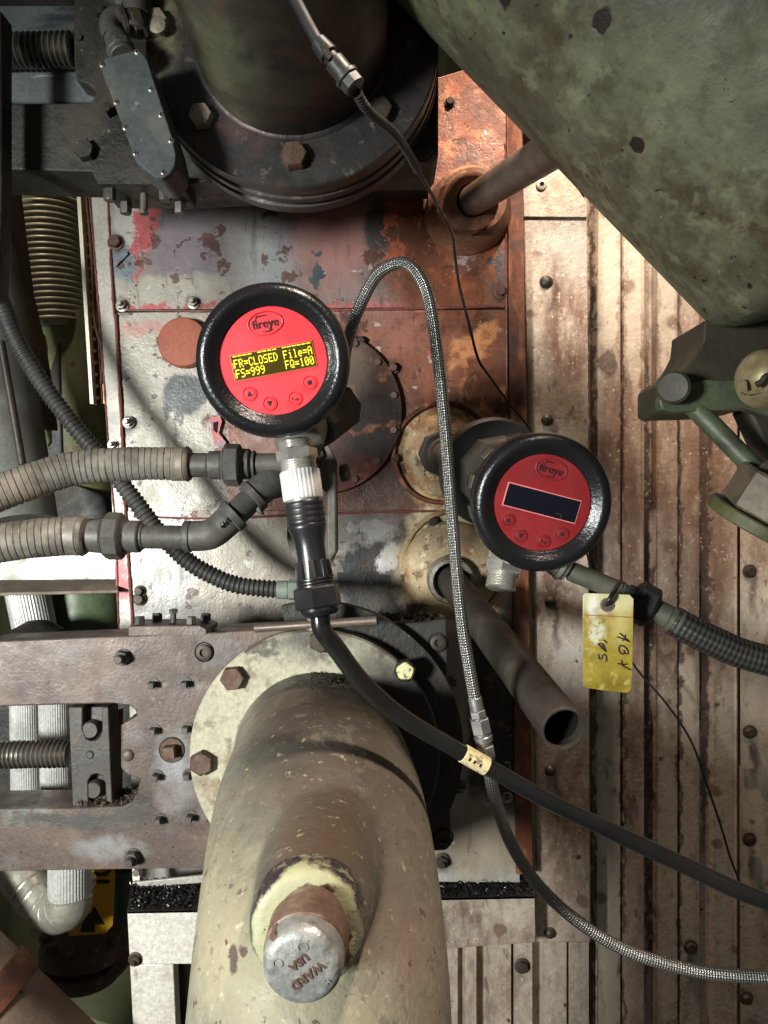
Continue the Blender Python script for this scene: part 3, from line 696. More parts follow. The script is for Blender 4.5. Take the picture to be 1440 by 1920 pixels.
for x, d, l, r in [(206,.692,.010,.0056),(310,.692,.010,.0056),(236,.722,.010,.0058),(338,.722,.010,.0058)]:
    p = P(x, 345, .68); p = Vector((p.x*d/.68*1.0, d, P(0,345,.68).z))
    mb = MB(); mb.bolt(p, (0,0,-1), r, l); mb.build('hex_screw', m_fit, t)
p = Vector((P(270,0,.70).x, .700, P(0,345,.68).z)); mb = MB(); mb.cyl(p, p+Vector((0,0,-.019)), .0034, seg=14, cham=.0008); mb.bolt(p+Vector((0,0,-.016)), (0,0,-1), .0045, .003); mb.build('stud', m_fit, t)
m_rail = NM('bright_rail', S(106,112,113), .3, .2, var=.15); m_rail.patch(S(210,214,212), 60, .66, .69, (.12,1,3), op=.9); m_rail.patch(S(24,26,28), 12, .5, .6, (.4,1,3), op=.7); m_rail = m_rail.done(bump=.12)
for lab, y0, y1 in [('steel guide rail above the upper threaded rod', 10, 62), ('scratched steel guide rail below the upper threaded rod', 128, 192)]:
    mb = MB(); mb.pp([(-60,y0),(190,y0),(190,y1),(-60,y1)], .725, .02); mb.build('guide_rail', m_rail, bevel=.003, label=lab, cat='rail', group='guide rails')
m_rod = NM('threaded_rod', S(112,106,98), .35, .6, var=.2); m_rod.patch(S(60,54,48), 40, .5, .66, op=.6); m_rod = m_rod.done(bump=.15)
def thr(r, per, dep_):
    return lambda L, T: r - dep_*(abs(((L/per) % 1)-.5)*2)**1.5
mb = MB(); mb.sweep([P(-50,96,.71), P(139,94,.71)], thr(.0158, .0052, .0032), n=32, step=.00065)
mb.build('threaded_rod', m_rod, label='upper coarse threaded rod between the steel guide rails', cat='rod', group='threaded rods')
mb = MB(); mb.box(P(60,100,.78), (.5,.01,.16)); mb.build('rear_plate', m_darkiron, label='dark iron back plate behind the upper guide rails', cat='plate')
mb = MB(); mb.pp([(-20,20),(3,20),(3,400),(-4,560),(-20,560)], .66, .02); mb.build('edge_bar', m_darkiron, bevel=.002, label='dark upright bar at the upper left edge', cat='bar')

# ================================================================== UPPER FLANGED PIPE
m_pipeU = NM('upper_pipe_paint', S(42,35,29), .5, .05, var=.3, vscale=8)
m_pipeU.patch(S(34,27,22), 9, .42, .6, (.8,1,2.5), op=.8); m_pipeU.patch(S(70,66,52), 10, .55, .72, (.8,1,2.5), op=.7); m_pipeU.patch(S(84,52,36), 12, .50, .64, (.6,1,3), op=.8)
m_pipeU.blob(S(96,98,78), 350, 0, 70, 80, d=.5, edge=.8, amp=.05, n=(16,.3,.6,(.6,1,2)))
m_pipeU.patch(BLACKEN, 30, .56, .7, op=.6); m_pipeU = m_pipeU.done(bump=.6, bscale=60, stretch=(.5,1,2.5))
m_flU = NM('upper_flange_paint', S(46,43,42), .45, .15, var=.25); m_flU.patch(S(88,74,66), 16, .5, .68, op=.6); m_flU.patch(S(120,112,96), 90, .62, .7, op=.5)
m_flU.blobs([(S(120,112,88), 300, 40, 45, 120, dict(n=(30,.4,.55))), (S(86,60,56), 430, 270, 80, 40, dict(n=(20,.4,.6)))], d=.66, edge=.3); m_flU = m_flU.done(bump=.7, bscale=60)
cU = P(550, 90, .66)
up = thing('flanged_pipe', 'dark olive upper flanged pipe with big hex bolts leaving the top of the picture', 'pipe', cU)
mb = MB(); mb.lathe([(.05,.010),(.1230,.010),(.1245,.0085),(.1245,-.006),(.1230,-.007),(.1230,-.010),(.1255,-.0115),(.1255,-.020),(.1225,-.021),(.1225,-.026),(.1260,-.0275),(.1260,-.040),(.05,-.040)], cU+Vector((0,.0,0)), FWD, 112)
mb.build('flange', m_flU, up)
mb = MB(); mb.lathe([(.0855,0),(.0840,.0022),(.0815,.0030),(.078,.001)], cU+Vector((0,-.010,0)), FWD, 96, rf=lambda a: 1+.006*mnoise.noise(Vector((a*14,0,0)))); mb.build('weld_seam', m_flU, up)
mb = MB(); mb.sweep([cU+Vector((0,-.008,0)), cU+Vector((0,-.06,.002)), cU+Vector((-.002,-.12,.02)), cU+Vector((-.005,-.17,.06)), cU+Vector((-.005,-.20,.12)), cU+Vector((-.005,-.20,.30))], .0815, n=96, step=.005); mb.build('pipe', m_pipeU, up)
for x, y, r, mm in [(295,48,.0112,m_boltpale),(379,222,.0104,m_boltpale),(553,297,.0118,m_boltrust),(712,212,.0112,m_boltdark),(772,70,.011,m_boltdark)]:
    mb = MB(); mb.bolt(P(x,y,.65), FWD, r, r*.85, roll=.1); mb.build('bolt', mm, up)
mb = MB(); mb.bolt(P(295,48,.65-.009), FWD, .0072, .002, seg=24); mb.build('paint_blob', m_boltpale, up)
# conduit body with cover
m_cb = NM('conduit_body', S(66,72,72), .5, .15, var=.2); m_cb.patch(S(104,100,92), 18, .5, .68, op=.6, rough=.8); m_cb.patch(S(140,136,126), 80, .66, .72, op=.6); m_cb = m_cb.done(bump=.35)
t = thing('conduit_body', 'dark grey elongated conduit body with screwed cover beside the upper flange', 'fitting', P(265, 330, .62))
pts = [(195,110),(262,92),(276,112),(322,255),(330,290),(328,310),(318,326),(304,335),(288,332),(258,305),(250,290),(246,275),(190,128)]
mb = MB(); mb.pp([(x+ (3 if x>260 else -1), y+3) for x, y in pts], .604, .038); mb.build('body', m_cb, t, bevel=.003)
mb = MB(); mb.pp(pts, .600, .0034); mb.build('cover', m_cb, t, bevel=.0008)
for x, y in [(257,98),(192,122),(283,168),(302,216),(320,264),(218,192),(235,240),(254,288),(306,324)]:
    p = P(x, y, .600)
    mb = MB(); mb.lathe([(0,.0012),(.0012,.0012),(.0022,.0006),(.0027,0)], p, FWD, 20); sc = mb.build('screw', m_stud, t)
    mb = MB(); mb.box(p+Vector((0,-.00135,0)), (.0030,.0005,.0006)); mb.box(p+Vector((0,-.0014,0)), (.0006,.0005,.0030)); mb.build('slot', m_void, sc)
a = P(232,108,.618); n = (P(214,62,.63)-a).normalized()
mb = MB(); q = mb.coax(a, n, [(.006,.0105),(.008,.0115,None,8),(.0015,.0098),(.0012,.0088),(.0015,.0098),(.0012,.0088),(.002,.0098),(.004,.0095)]); mb.build('neck', m_fit, t)
t2 = thing('elbow_fitting', 'dirty grey conduit elbow with hex union above the conduit body', 'fitting', P(225, 30, .63))
mb = MB(); mb.sweep([P(213,70,.632),P(206,52,.634),P(212,36,.636),P(232,30,.638)], .0088, n=24, step=.002); mb.build('elbow', m_fit, t2)
mb = MB(); q = mb.coax(P(228,44,.636), P(262,38,.64)-P(228,44,.636), [(.005,.0115,None,8),(.003,.009),(.009,.0125,None,6)]); mb.build('union', m_boltdark, t2)
mb = MB(); mb.coax(P(205,-30,.65), P(258,20,.65)-P(205,-30,.65), [(.02,.0125),(.008,.015,None,8),(.01,.011)]); mb.build('rear_union', m_fit, t2)
mb = MB(); mb.coax(P(254,60,.64), P(262,-40,.64)-P(254,60,.64), [(.004,.011),(.010,.0095),(.06,.0115)]); mb.build('riser', m_fit, t2)
mb = MB(); mb.cyl(P(192,16,.655), P(192,30,.655), .005, seg=10); mb.build('lug', m_boltdark, t2)

# connector hanging in front of the upper pipe, sleeve and thin wire
t = thing('wire_connector', 'dark connector with ribbed sleeve in front of the upper pipe', 'connector', P(660, 150, .43))
mb = MB(); mb.coax(P(596,78,.425), P(668,166,.425)-P(596,78,.425), [(.010,.0048,.0058),(.004,.0042),(.010,.0058),(.003,.0072),(.006,.0066,None,8)]); mb.build('plug', m_blackflex, t)
mb = MB(); mb.sweep([P(520,-60,.43),P(556,4,.428),P(580,50,.426),P(598,82,.425)], lambda L,T: .0034, n=20, step=.003); mb.build('lead', m_blackmatte, t)
mb = MB(); mb.pp([(600,84),(612,80),(622,104),(616,112),(606,100)], .418, .004); mb.build('lug', m_darkiron, t)
mb = MB(); mb.sweep([P(670,176,.43),P(684,200,.44),P(706,222,.455),P(735,245,.475),P(758,275,.50),P(784,320,.53)], lambda L,T: .0029+ (.0003*math.sin(L*6283/2.2) if L<.012 else 0), n=16, step=.0005); mb.build('sleeve', m_blackflex, t)
m_wire = simple('thin_wire', (.012,.011,.01), .5, 0, .1)
mb = MB(); mb.sweep([P(782,316,.53),P(800,348,.56),P(824,390,.62),P(848,440,.68),P(853,480,.71),P(862,540,.73),P(880,610,.75),P(896,672,.77),P(915,702,.78),P(950,750,.80),P(992,803,.82),P(1050,900,.86),P(1098,1030,.9),P(1110,1075,.91),P(1140,1150,.92),P(1186,1243,.93),P(1250,1320,.93),P(1296,1390,.93),P(1325,1470,.93),P(1352,1550,.93),P(1370,1610,.93),P(1388,1655,.93),P(1400,1690,.95)], .0014, n=10, step=.006)
mb.build('thin_wire', m_wire, label='thin black wire wandering down past the right gauge to the corrugated siding', cat='wire')

# ================================================================== LOWER MOUNTING PLATE
m_plate = NM('purple_plate', S(88,75,67), .5, .15, var=.2)
m_plate.patch(S(108,90,80), 14, .45, .65, op=.8); m_plate.patch(S(104,100,97), 18, .52, .68, op=.8); m_plate.patch(S(66,52,48), 30, .5, .66, op=.7)
m_plate.patch(S(132,122,114), 70, .62, .72, op=.5)
m_plate.blobs([(S(140,138,130), 60, 1530, 60, 16, dict(n=(60,.42,.55))), (S(66,64,60), 130, 1535, 130, 14, dict(edge=.5)), (S(50,46,42), 250, 1500, 40, 30, dict(edge=.6, op=.8)),
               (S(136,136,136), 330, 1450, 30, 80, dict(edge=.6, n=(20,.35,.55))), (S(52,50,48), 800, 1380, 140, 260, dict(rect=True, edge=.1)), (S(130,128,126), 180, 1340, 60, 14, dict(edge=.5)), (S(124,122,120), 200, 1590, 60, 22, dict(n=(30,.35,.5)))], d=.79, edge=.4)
m_plate.spots(S(60,44,38), 110, .2, dens=.2); m_plate = m_plate.done(bump=.7, bscale=50, dist=.0012)
t = thing('mounting_plate', 'purple brown lower mounting plate with slot opening and rows of square screws', 'plate', P(200, 1630, .79))
lp = t
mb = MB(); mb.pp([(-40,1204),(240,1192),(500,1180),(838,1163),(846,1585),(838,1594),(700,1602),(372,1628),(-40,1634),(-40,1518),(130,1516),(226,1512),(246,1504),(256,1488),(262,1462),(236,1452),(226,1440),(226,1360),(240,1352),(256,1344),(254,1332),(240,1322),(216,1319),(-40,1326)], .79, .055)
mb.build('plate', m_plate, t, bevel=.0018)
def sq(x, y, r, l, m=m_stud, seg=4): 
    mb = MB(); mb.cyl(P(x+4,y-6,.79)+Vector((0,.002,0)), P(x+4,y-6,.79)+Vector((0,-.001,0)), r*1.5, seg=20)
    mb.cyl(P(x+4,y-6,.79)+Vector((0,-.0005,0)), P(x+4,y-6,.79)+Vector((0,-l,0)), r, r, seg, roll=.785+rng(-.3,.3), cham=.0006); return mb.build('square_screw', m, lp)
for x, y in [(284,1288),(345,1287),(286,1374),(347,1371),(291,1460),(350,1458),(296,1541),(354,1536)]: sq(x, y, .0042, .011, m_fit)
sq(318,1412,.0082,.012, m_boltrust); 
mb = MB(); mb.lathe([(.0105,0),(.0125,.0008),(.0135,0)], P(322,1406,.7895), FWD, 30); mb.build('boss_ring', m_boltdark, lp)
mb = MB(); mb.lathe([(0,.003),(.0035,.003),(.0058,.0015),(.0065,0)], P(240,1416,.79), FWD, 24); mb.build('domed_rivet', m_plate, lp)
for x, y in [(383,1223),(822,1205),(831,1570)]:
    mb = MB(); mb.lathe([(.0088,-.001),(.0098,.0006),(.0108,-.001)], P(x,y,.7895), FWD, 30); mb.build('counterbore', m_void, lp)
    mb = MB(); mb.socket(P(x,y,.79), FWD, .0082, .0035); mb.build('socket_screw', m_boltdark, lp)
for x, y in [(231,1232),(250,1606)]:
    mb = MB(); mb.bolt(P(x,y,.79), FWD, .0078, .009, washer=.0088, stud=.0045); mb.build('stud_nut', m_fit, lp)
mb = MB(); mb.bolt(P(862,1474,.83), (1,0,0), .005, .006); mb.build('side_bolt', m_boltdark, lp)
# top clamp with upright screws
t = thing('clamp_block', 'grey clamp block with upright hex screws on the lower mounting plate', 'clamp', P(315, 1190, .79))
mb = MB(); mb.pp([(240,1174),(372,1172),(388,1180),(388,1190),(240,1192)], .765, .05); mb.build('block', m_plate, t, bevel=.0012)
zt = P(0,1173,.765).z
for x, d, h in [(262,.775,.0075),(359,.775,.0075),(281,.800,.0075),(375,.800,.0075)]:
    p = Vector((P(x,0,.775).x, d, zt)); mb = MB(); mb.bolt(p, (0,0,1), .0052, h); mb.build('hex_screw', m_fit, t)
p = Vector((P(320,0,.775).x,.785,zt)); mb = MB(); mb.cyl(p, p+Vector((0,0,.012)), .003, seg=14); mb.bolt(p+Vector((0,0,.010)), (0,0,1), .0046, .004); mb.build('stud', m_fit, t)
def dp():
    x = rng(-.27,-.13) if random.random()<.7 else rng(-.06,.06); y = rng(.792,.84)
    return Vector((x, y, P(0,1200 if x<-.13 else 1175,.79).z + rng(.0,.003)))
mb = MB(); mb.chunks(dp, 700, .0008, .0028); mb.build('debris', m_debris, kind='stuff', label='rusty scale lying on the top edge of the lower mounting plate', cat='debris')
def dp():
    y = rng(.795,.84); return Vector((rng(P(620,0,.8).x,P(835,0,.8).x), y, P(0,1168,.79).z + rng(.0,.0045)))
mb = MB(); mb.chunks(dp, 700, .001, .0034); mb.build('soot_flakes', m_soot, kind='stuff', label='black soot flakes on the plate behind the round flange', cat='soot')
def dp():
    x = rng(140,255); y = rng(.792,.84); return Vector((P(x,0,.79).x, y, P(0,1514-(max(0,x-225)*.6),.79).z + rng(.0,.003)))
mb = MB(); mb.chunks(dp, 500, .0008, .0028); mb.build('debris', m_debris, kind='stuff', label='brown dirt in the bottom of the slot beside the slider', cat='debris')
# slider block in the slot and rod
m_slider = NM('slider_iron', S(70,66,62), .5, .3, var=.2); m_slider.patch(S(96,80,66), 40, .5, .68, op=.6); m_slider = m_slider.done(bump=.5)
t = thing('slider_block', 'dark slider block with two oval pockets at the end of the lower threaded rod', 'block', P(170, 1512, .80))
mb = MB(); mb.pp([(128,1326),(155,1326),(155,1372),(160,1384),(168,1389),(178,1389),(187,1382),(191,1372),(191,1326),(203,1326),(211,1514),(199,1514),(197,1468),(191,1456),(181,1451),(171,1454),(165,1464),(166,1514),(136,1514)], .80, .03); mb.build('block', m_slider, t, bevel=.0012)
mb = MB(); mb.pp([(150,1326),(206,1326),(214,1514),(156,1514)], .812, .02); mb.build('rear_web', m_slider, t)
for x, y in [(175,1364),(181,1475)]:
    mb = MB(); mb.lathe([(0,.011),(.0078,.011),(.0092,.009),(.0092,0)], P(x,y,.812), FWD, 24); mb.build('screw_head', m_slider, t)
mb = MB(); mb.lathe([(0,.0015),(.003,.0015),(.0045,0)], P(169,1415,.80), FWD, 24); mb.build('rivet', m_slider, t)
mb = MB(); mb.sweep([P(-50,1416,.815), P(131,1413,.815)], thr(.0146, .0050, .0030), n=32, step=.00062)
mb.build('threaded_rod', m_rod, label='lower coarse threaded rod running into the slider block', cat='rod', group='threaded rods')
mb = MB(); mb.pp([(208,1336),(228,1330),(226,1500),(214,1514)], .838, .006); mb.build('slot_liner', m_rusty, lp)
mb = MB(); mb.box(P(30,1440,1.06), (.4,.02,.28)); mb.build('slot_shadow_plate', m_darkiron, label='dark plate standing in for the shade deep behind the lower slot opening', cat='plate')  # dark backing sheet in place of the shade inside the slot

# ================================================================== LOWER FLANGED PIPE with capped branch
m_pl = NM('lower_pipe_paint', S(118,115,102), .6, 0, var=.16, vscale=10, fine=.2)
m_pl.patch(S(122,120,100), 9, .42, .62, op=.8); m_pl.patch(S(136,130,110), 16, .5, .66, op=.6); m_pl.patch(S(112,96,80), 24, .5, .7, (1,1,.7), op=.6)
m_pl.patch(S(104,92,78), 120, .5, .66, op=.5); m_pl.patch(S(160,150,124), 90, .54, .7, op=.45)
m_pl.blobs([(S(164,156,124), 480, 1900, 180, 110, dict(edge=.7, d=.39, op=.75)), (S(148,128,112), 740, 1720, 100, 300, dict(edge=.6, d=.43, op=.7, n=(14,.3,.6))),  # right side tinted warm, painting the lamp light on that half
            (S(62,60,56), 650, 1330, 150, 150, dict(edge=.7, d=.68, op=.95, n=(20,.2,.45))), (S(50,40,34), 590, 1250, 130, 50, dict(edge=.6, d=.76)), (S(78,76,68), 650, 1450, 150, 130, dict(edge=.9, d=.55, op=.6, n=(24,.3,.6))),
            (S(84,66,48), 595, 1590, 90, 46, dict(edge=.9, d=.44, op=.85, n=(30,.2,.5)))], amp=.03, nscale=30)
m_pl.blobs([(S(40,32,34), 575, 1742, 108, 124, dict(edge=.03)), (S(150,150,118), 576, 1748, 104, 116, dict(edge=.03)), (S(144,142,116), 562, 1846, 108, 52, dict(edge=.12, ymax=.47)), (S(70,44,36), 612, 1668, 15, 8, dict(edge=.2)), (S(70,44,36), 652, 1770, 7, 40, dict(edge=.3)), (S(70,44,36), 575, 1664, 12, 6, dict(edge=.3)),
            (S(96,74,66), 663, 1845, 9, 8, dict(edge=.2))], d=.405, amp=.010, nscale=110, ymax=.424)
m_pl.blobs([(S(80,60,50), 446, 1850, 8, 14, dict(edge=.2)), (S(80,60,50), 425, 1878, 9, 8, dict(edge=.2)), (S(76,62,52), 405, 1895, 10, 20, dict(edge=.2)), (S(80,62,52), 382, 1880, 4, 5, dict(edge=.2))], d=.40, amp=.006, nscale=130, ymax=.47)
m_pl.patch(S(88,70,58), 70, .655, .68, op=.9, h=-.5); m_pl.patch(S(76,68,56), 100, .62, .70, (.6,1,2), op=.6)
m_pl.spots(S(84,60,48), 70, .16, .3, dens=.3, h=-.4); m_pl.patch(S(190,182,152), 140, .62, .70, op=.45); m_pl.patch(S(96,92,80), 34, .60, .63, op=.6, h=-.3); m_pl.patch(S(104,84,66), 10, .56, .66, (1,1,.5), op=.5); m_pl.patch(S(44,38,32), 180, .66, .74, op=.75)
m_pl = m_pl.done(bump=.9, bscale=70, dist=.0012, fine=240, rvar=.2)
cL = P(592, 1410, .765)
lo = thing('flanged_pipe', 'large cream and tan lower flanged pipe elbow with a capped branch', 'pipe', cL)
m_flL = NM('lower_flange_paint', S(166,161,138), .5, 0, var=.14)
m_flL.patch(S(120,96,72), 34, .56, .66, op=.7, h=-.5); m_flL.patch(S(98,88,72), 60, .54, .64, op=.7); m_flL.patch(S(180,176,154), 40, .52, .7, op=.6)
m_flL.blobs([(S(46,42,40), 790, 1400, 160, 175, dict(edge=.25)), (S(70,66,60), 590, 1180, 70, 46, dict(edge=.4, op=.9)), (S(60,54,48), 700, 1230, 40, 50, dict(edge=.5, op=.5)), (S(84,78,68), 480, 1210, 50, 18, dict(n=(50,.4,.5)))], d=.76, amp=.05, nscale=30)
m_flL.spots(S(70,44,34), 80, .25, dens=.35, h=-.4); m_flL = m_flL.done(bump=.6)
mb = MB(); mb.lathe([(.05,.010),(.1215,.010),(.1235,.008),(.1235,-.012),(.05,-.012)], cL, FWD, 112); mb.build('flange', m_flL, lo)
mb = MB()
x, y, z = frame(FWD)
pts = []
n = 44
for k in range(n+1):
    a = R(-24 + 128*k/n); pts.append(Vector((math.cos(a), 0, math.sin(a))))
for k in range(n):
    for (r0, y0, r1, y1) in ((.1238,-.002,.148,-.002),(.148,-.002,.1485,.012),(.1238,-.002,.1238,.012)):
        q = [cL+pts[k]*r0+Vector((0,y0+.012,0)), cL+pts[k+1]*r0+Vector((0,y0+.012,0)), cL+pts[k+1]*r1+Vector((0,y1+.012,0)), cL+pts[k]*r1+Vector((0,y1+.012,0))]
        mb.face([mb.bm.verts.new(v) for v in q])
bmesh.ops.remove_doubles(mb.bm, verts=mb.bm.verts[:], dist=1e-5)
mb.build('retainer_ring', m_darkiron, lo, recalc=True)
mb = MB()
base = Vector((0,0,0))
cx0 = cL.x; cxm = P(592,0,.47).x
def cl(xo, y, z): return Vector((xo, y, z+H))
qx = lambda d, px=601: (px-720)/F*d
path = [cL+Vector((0,.004,0)), cl(qx(.71),.71,-.239), cl(qx(.66),.66,-.240), cl(qx(.60),.60,-.244), cl(qx(.552,602),.552,-.262), cl(qx(.510,602),.510,-.292), cl(qx(.484,599),.484,-.330), cl(qx(.474,592),.474,-.37), cl(qx(.47,586),.47,-.42), cl(qx(.47,578),.47,-.56)]
mb.sweep(path, lambda L, T: .0815+.002*min(1,max(0,(L-.05)/.08)), n=72, step=.006)
bc = P(575,1745,.404)
mb.cyl(bc, bc+Vector((.002,.16,-.012)), .0315, .048, seg=48, cham=.003)
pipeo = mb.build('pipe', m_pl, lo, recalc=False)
rm = pipeo.modifiers.new('remesh', 'REMESH'); rm.mode = 'VOXEL'; rm.voxel_size = .0022; rm.use_smooth_shade = True
sm = pipeo.modifiers.new('smooth', 'SMOOTH'); sm.iterations = 22; sm.factor = .5
# cap
m_cap = NM('cap_brown', S(104,82,68), .5, .15, var=.2); m_cap.patch(S(140,130,118), 50, .54, .7, op=.6); m_cap.patch(S(60,44,34), 40, .54, .68, op=.7); m_cap = m_cap.done(bump=.4)
m_capf = NM('cap_face', S(138,138,134), .45, .35, var=.18, vscale=60); m_capf.patch(S(176,174,168), 90, .52, .68, op=.7); m_capf.patch(S(86,84,82), 120, .56, .68, op=.7); m_capf = m_capf.done(bump=.6, bscale=220)
cp = P(566,1815,.3655); cn = Vector((-.02,-1,-.05)).normalized()
capo = None
mb = MB(); mb.lathe([(.0165,.0),(.0175,-.004),(.0178,-.01),(.0205,-.012),(.0208,-.030),(.0178,-.032),(.0178,-.045)], cp, cn, 64); capo = mb.build('pipe_cap', m_cap, lo)
mb = MB(); mb.lathe([(0,.0012),(.0140,.0012),(.0168,.0002),(.0190,-.0024),(.0197,-.006),(.0196,-.0115)], cp, cn, 64, rf=lambda a: 1+.006*math.sin(3*a+1)); mb.build('cap_face', m_capf, capo)
mb = MB(); mb.box(cp+Vector((-.0135,-.0,.0135))+Vector((0,.009,0)), (.003,.016,.003), Matrix.Rotation(.8,3,'Y')); mb.build('cast_ridge', m_cap, capo)
fx, fy, fz = frame(cn)
def capM(u, v, rot, off=.0013):
    c, s_ = math.cos(R(rot)), math.sin(R(rot))
    X = fx*c + fy*s_; Y = -fx*s_ + fy*c; o = cp + fx*u + fy*v + fz*off
    return Matrix(((X.x,Y.x,fz.x,o.x),(X.y,Y.y,fz.y,o.y),(X.z,Y.z,fz.z,o.z),(0,0,0,1)))
m_capl = simple('cast_letters', S(92,72,62), .5, .2)
k = .3655/F
textmesh('WARD', .0062, .0005, capM((577-566)*k, -(1826-1815)*k, 219), 'cast_lettering', m_capl, capo, 1.0, .0002)
textmesh('USA', .0056, .0005, capM((561-566)*k, (1815-1800)*k, 219), 'cast_lettering', m_capl, capo, 1.0, .0002)
textmesh('MI', .0034, .0003, capM((612-566)*k, -(1838-1815)*k, 219), 'cast_lettering', m_capf, capo, 1.0, .0001)
for u, v, r in ((569,1771,.0026),(522,1803,.0024)):
    mb = MB(); c_ = cp + fx*((u-566)*k) + fy*((1815-v)*k)
    mb.lathe([(r*.78,.0010),(r*.82,.0017),(r*.98,.0017),(r,.0010)], c_, cn, 28); mb.build('cast_ring', m_capf, capo)
for x, y, r, mm in [(438,1270,.0122,m_boltrust),(759,1255,.0115,m_boltdark),(380,1428,.0122,m_boltrust),(602,1200,.0118,m_boltdark)]:
    mb = MB(); mb.bolt(P(x,y,.755), FWD, r, .009); b = mb.build('bolt', mm, lo)
    if x == 759:
        m_yb = NM('yellow_dab', S(206,202,150), .5, var=.15); m_yb.patch(S(90,84,60), 150, .56, .64); m_yb = m_yb.done(bump=.5)
        mb = MB(); mb.lathe([(0,.0103),(.0078,.0101),(.0083,.0093)], P(x,y,.755), FWD, 24, rf=lambda a: 1+.06*math.sin(5*a)); mb.build('paint_dab', m_yb, b)
def dp():
    a = rng(-.5,.5); y = rng(.66,.75); return Vector((cL.x + .0825*math.sin(a)+.0, y, cL.z + .0835*math.cos(a)))
# gritty soot on the top of the pipe
mb = MB()
def dp():
    a = rng(-.30,.30) + .18; y = .755-abs(random.gauss(0,.06)); y = max(.6, y); return Vector((qx(y) + .0825*math.sin(a), y, cL.z + .0815*math.cos(a)-max(0,.66-y)*.12))
mb.chunks(dp, 1100, .0003, .0013); mb.build('soot_flakes', m_soot, kind='stuff', label='black soot grit on top of the lower pipe below the cable plug', cat='soot')

# ================================================================== BUSHINGS, GUIDE PIPES
m_bush = NM('rusty_bushing', S(124,86,64), .65, .1, var=.3); m_bush.patch(S(170,112,80), 50, .5, .66, op=.8); m_bush.patch(S(70,46,36), 26, .5, .66, op=.8); m_bush.patch(S(190,176,160), 120, .64, .7, op=.6); m_bush = m_bush.done(bump=.8, bscale=90)
m_gpipe = NM('dirty_pipe', S(96,84,74), .5, .3, var=.2); m_gpipe.patch(S(120,104,90), 30, .5, .68, op=.6); m_gpipe = m_gpipe.done(bump=.25)
t = thing('pipe_bushing', 'rusty hex bushing and pipe sticking out of the casing under the green tank', 'fitting', P(870, 400, .94))
dn = (P(1000,302,.70)-P(886,375,.87)).normalized()
mb = MB(); mb.lathe([(.052,-.004),(.052,.010),(.049,.018),(.046,.034),(.040,.040),(0,.040)], P(876,402,.947), (.05,-1,.05), 56, rf=lambda a: 1+.03*math.sin(2*a+.7)); mb.build('boss', m_bush, t)
a0 = P(886,376,.865)
mb = MB(); mb.cyl(a0-dn*.035, a0-dn*.006, .034, seg=8, cham=.002, roll=.3); mb.lathe([(.019,-.007),(.032,-.007),(.0315,-.001),(.028,.0012),(.019,.0012),(.019,-.007)], a0, dn, 40); mb.build('hex_nut', m_bush, t)
mb = MB(); mb.cyl(a0-dn*.02, a0+dn*.34, .0165, seg=36); mb.build('pipe', m_gpipe, t)
m_col1 = NM('scorched_collar', S(166,146,112), .6, .05, var=.2); m_col1.patch(S(150,96,58), 30, .5, .62, op=.8); m_col1.patch(S(100,70,50), 60, .56, .64, op=.85); m_col1.patch(S(206,196,166), 90, .6, .66, op=.7); m_col1.spots(S(80,56,40), 140, .3, dens=.25); m_col1 = m_col1.done(bump=.7, bscale=80)
t = thing('round_collar', 'scorched cream collar with hex nut feeding the pipe of the right gauge', 'collar', P(835, 855, .945))
mb = MB(); mb.lathe([(.02,.012),(.036,.0125),(.047,.0095),(.052,.005),(.053,0)], P(836,853,.947), FWD, 72); mb.build('collar', m_col1, t)
mb = MB(); mb.lathe([(.0645,.0),(.062,.0032),(.060,.0030),(.0585,0)], P(832,850,.947), FWD, 90, rf=lambda a: 1+.01*math.sin(5*a)); mb.build('outer_rim', m_rusty, t)
b0 = P(826,850,.94); b1 = P(905,872,.735); bd = (b1-b0).normalized()
mb = MB(); mb.cyl(b0-bd*.01, b0+bd*.022, .0285, seg=8, cham=.0015); mb.build('hex_nut', m_fit, t)
mb = MB(); mb.coax(b0+bd*.02, bd, [(.01,.0205),(.05,.0165),(.004,.0195),(.20,.0175)]); mb.build('pipe', m_gpipe, t)
t = thing('open_pipe', 'open ended grey pipe leaning out of the lower scorched collar', 'pipe', P(850, 1070, .945))
mb = MB(); mb.lathe([(.02,.014),(.034,.0145),(.040,.013),(.052,.0115),(.058,.006),(.060,0)], P(846,1068,.946), FWD, 72); mb.build('collar', m_col1, t)
mb = MB(); mb.lathe([(.0685,.0),(.066,.0032),(.063,.0026),(.0615,0)], P(853,1058,.947), FWD, 90, rf=lambda a: 1+.012*math.sin(4*a)); mb.build('outer_rim', m_col1, t)
c0 = P(842,1084,.938); c1 = P(1058,1368,.555); cdn = (c1-c0).normalized()
mb = MB(); mb.lathe([(.019,.0),(.0285,.0),(.0285,.020),(.0265,.024),(.0225,.025),(.0205,.018)], c0, (cdn+Vector((0,-1.6,0))).normalized(), 48)
m_grey = NM('pale_grey_fitting', S(140,132,122), .5, .3, var=.2); m_grey.patch(S(84,74,66), 60, .52, .66, op=.7); m_grey = m_grey.done(bump=.5); mb.build('neck_ring', m_grey, t)
m_dpipe = NM('dark_pipe', S(54,48,43), .55, .25, var=.15); m_dpipe.patch(S(96,86,76), 30, .52, .7, op=.5); m_dpipe = m_dpipe.done(bump=.2)
L = (c1-c0).length
mb = MB(); mb.lathe([(.0175,0),(.0175,L-.14),(.0172,L-.139),(.0172,L-.004),(.0168,L-.001),(.0163,L),(.0150,L),(.0147,L-.002),(.0147,L-.012)], c0, cdn, 56); mb.build('pipe', m_dpipe, t)
mb = MB(); mb.lathe([(.0147,L-.011),(.0145,L-.2),(0,L-.2)], c0, cdn, 56); mb.build('bore', m_soot, t)  # near-black colour stands in for the shade inside the pipe

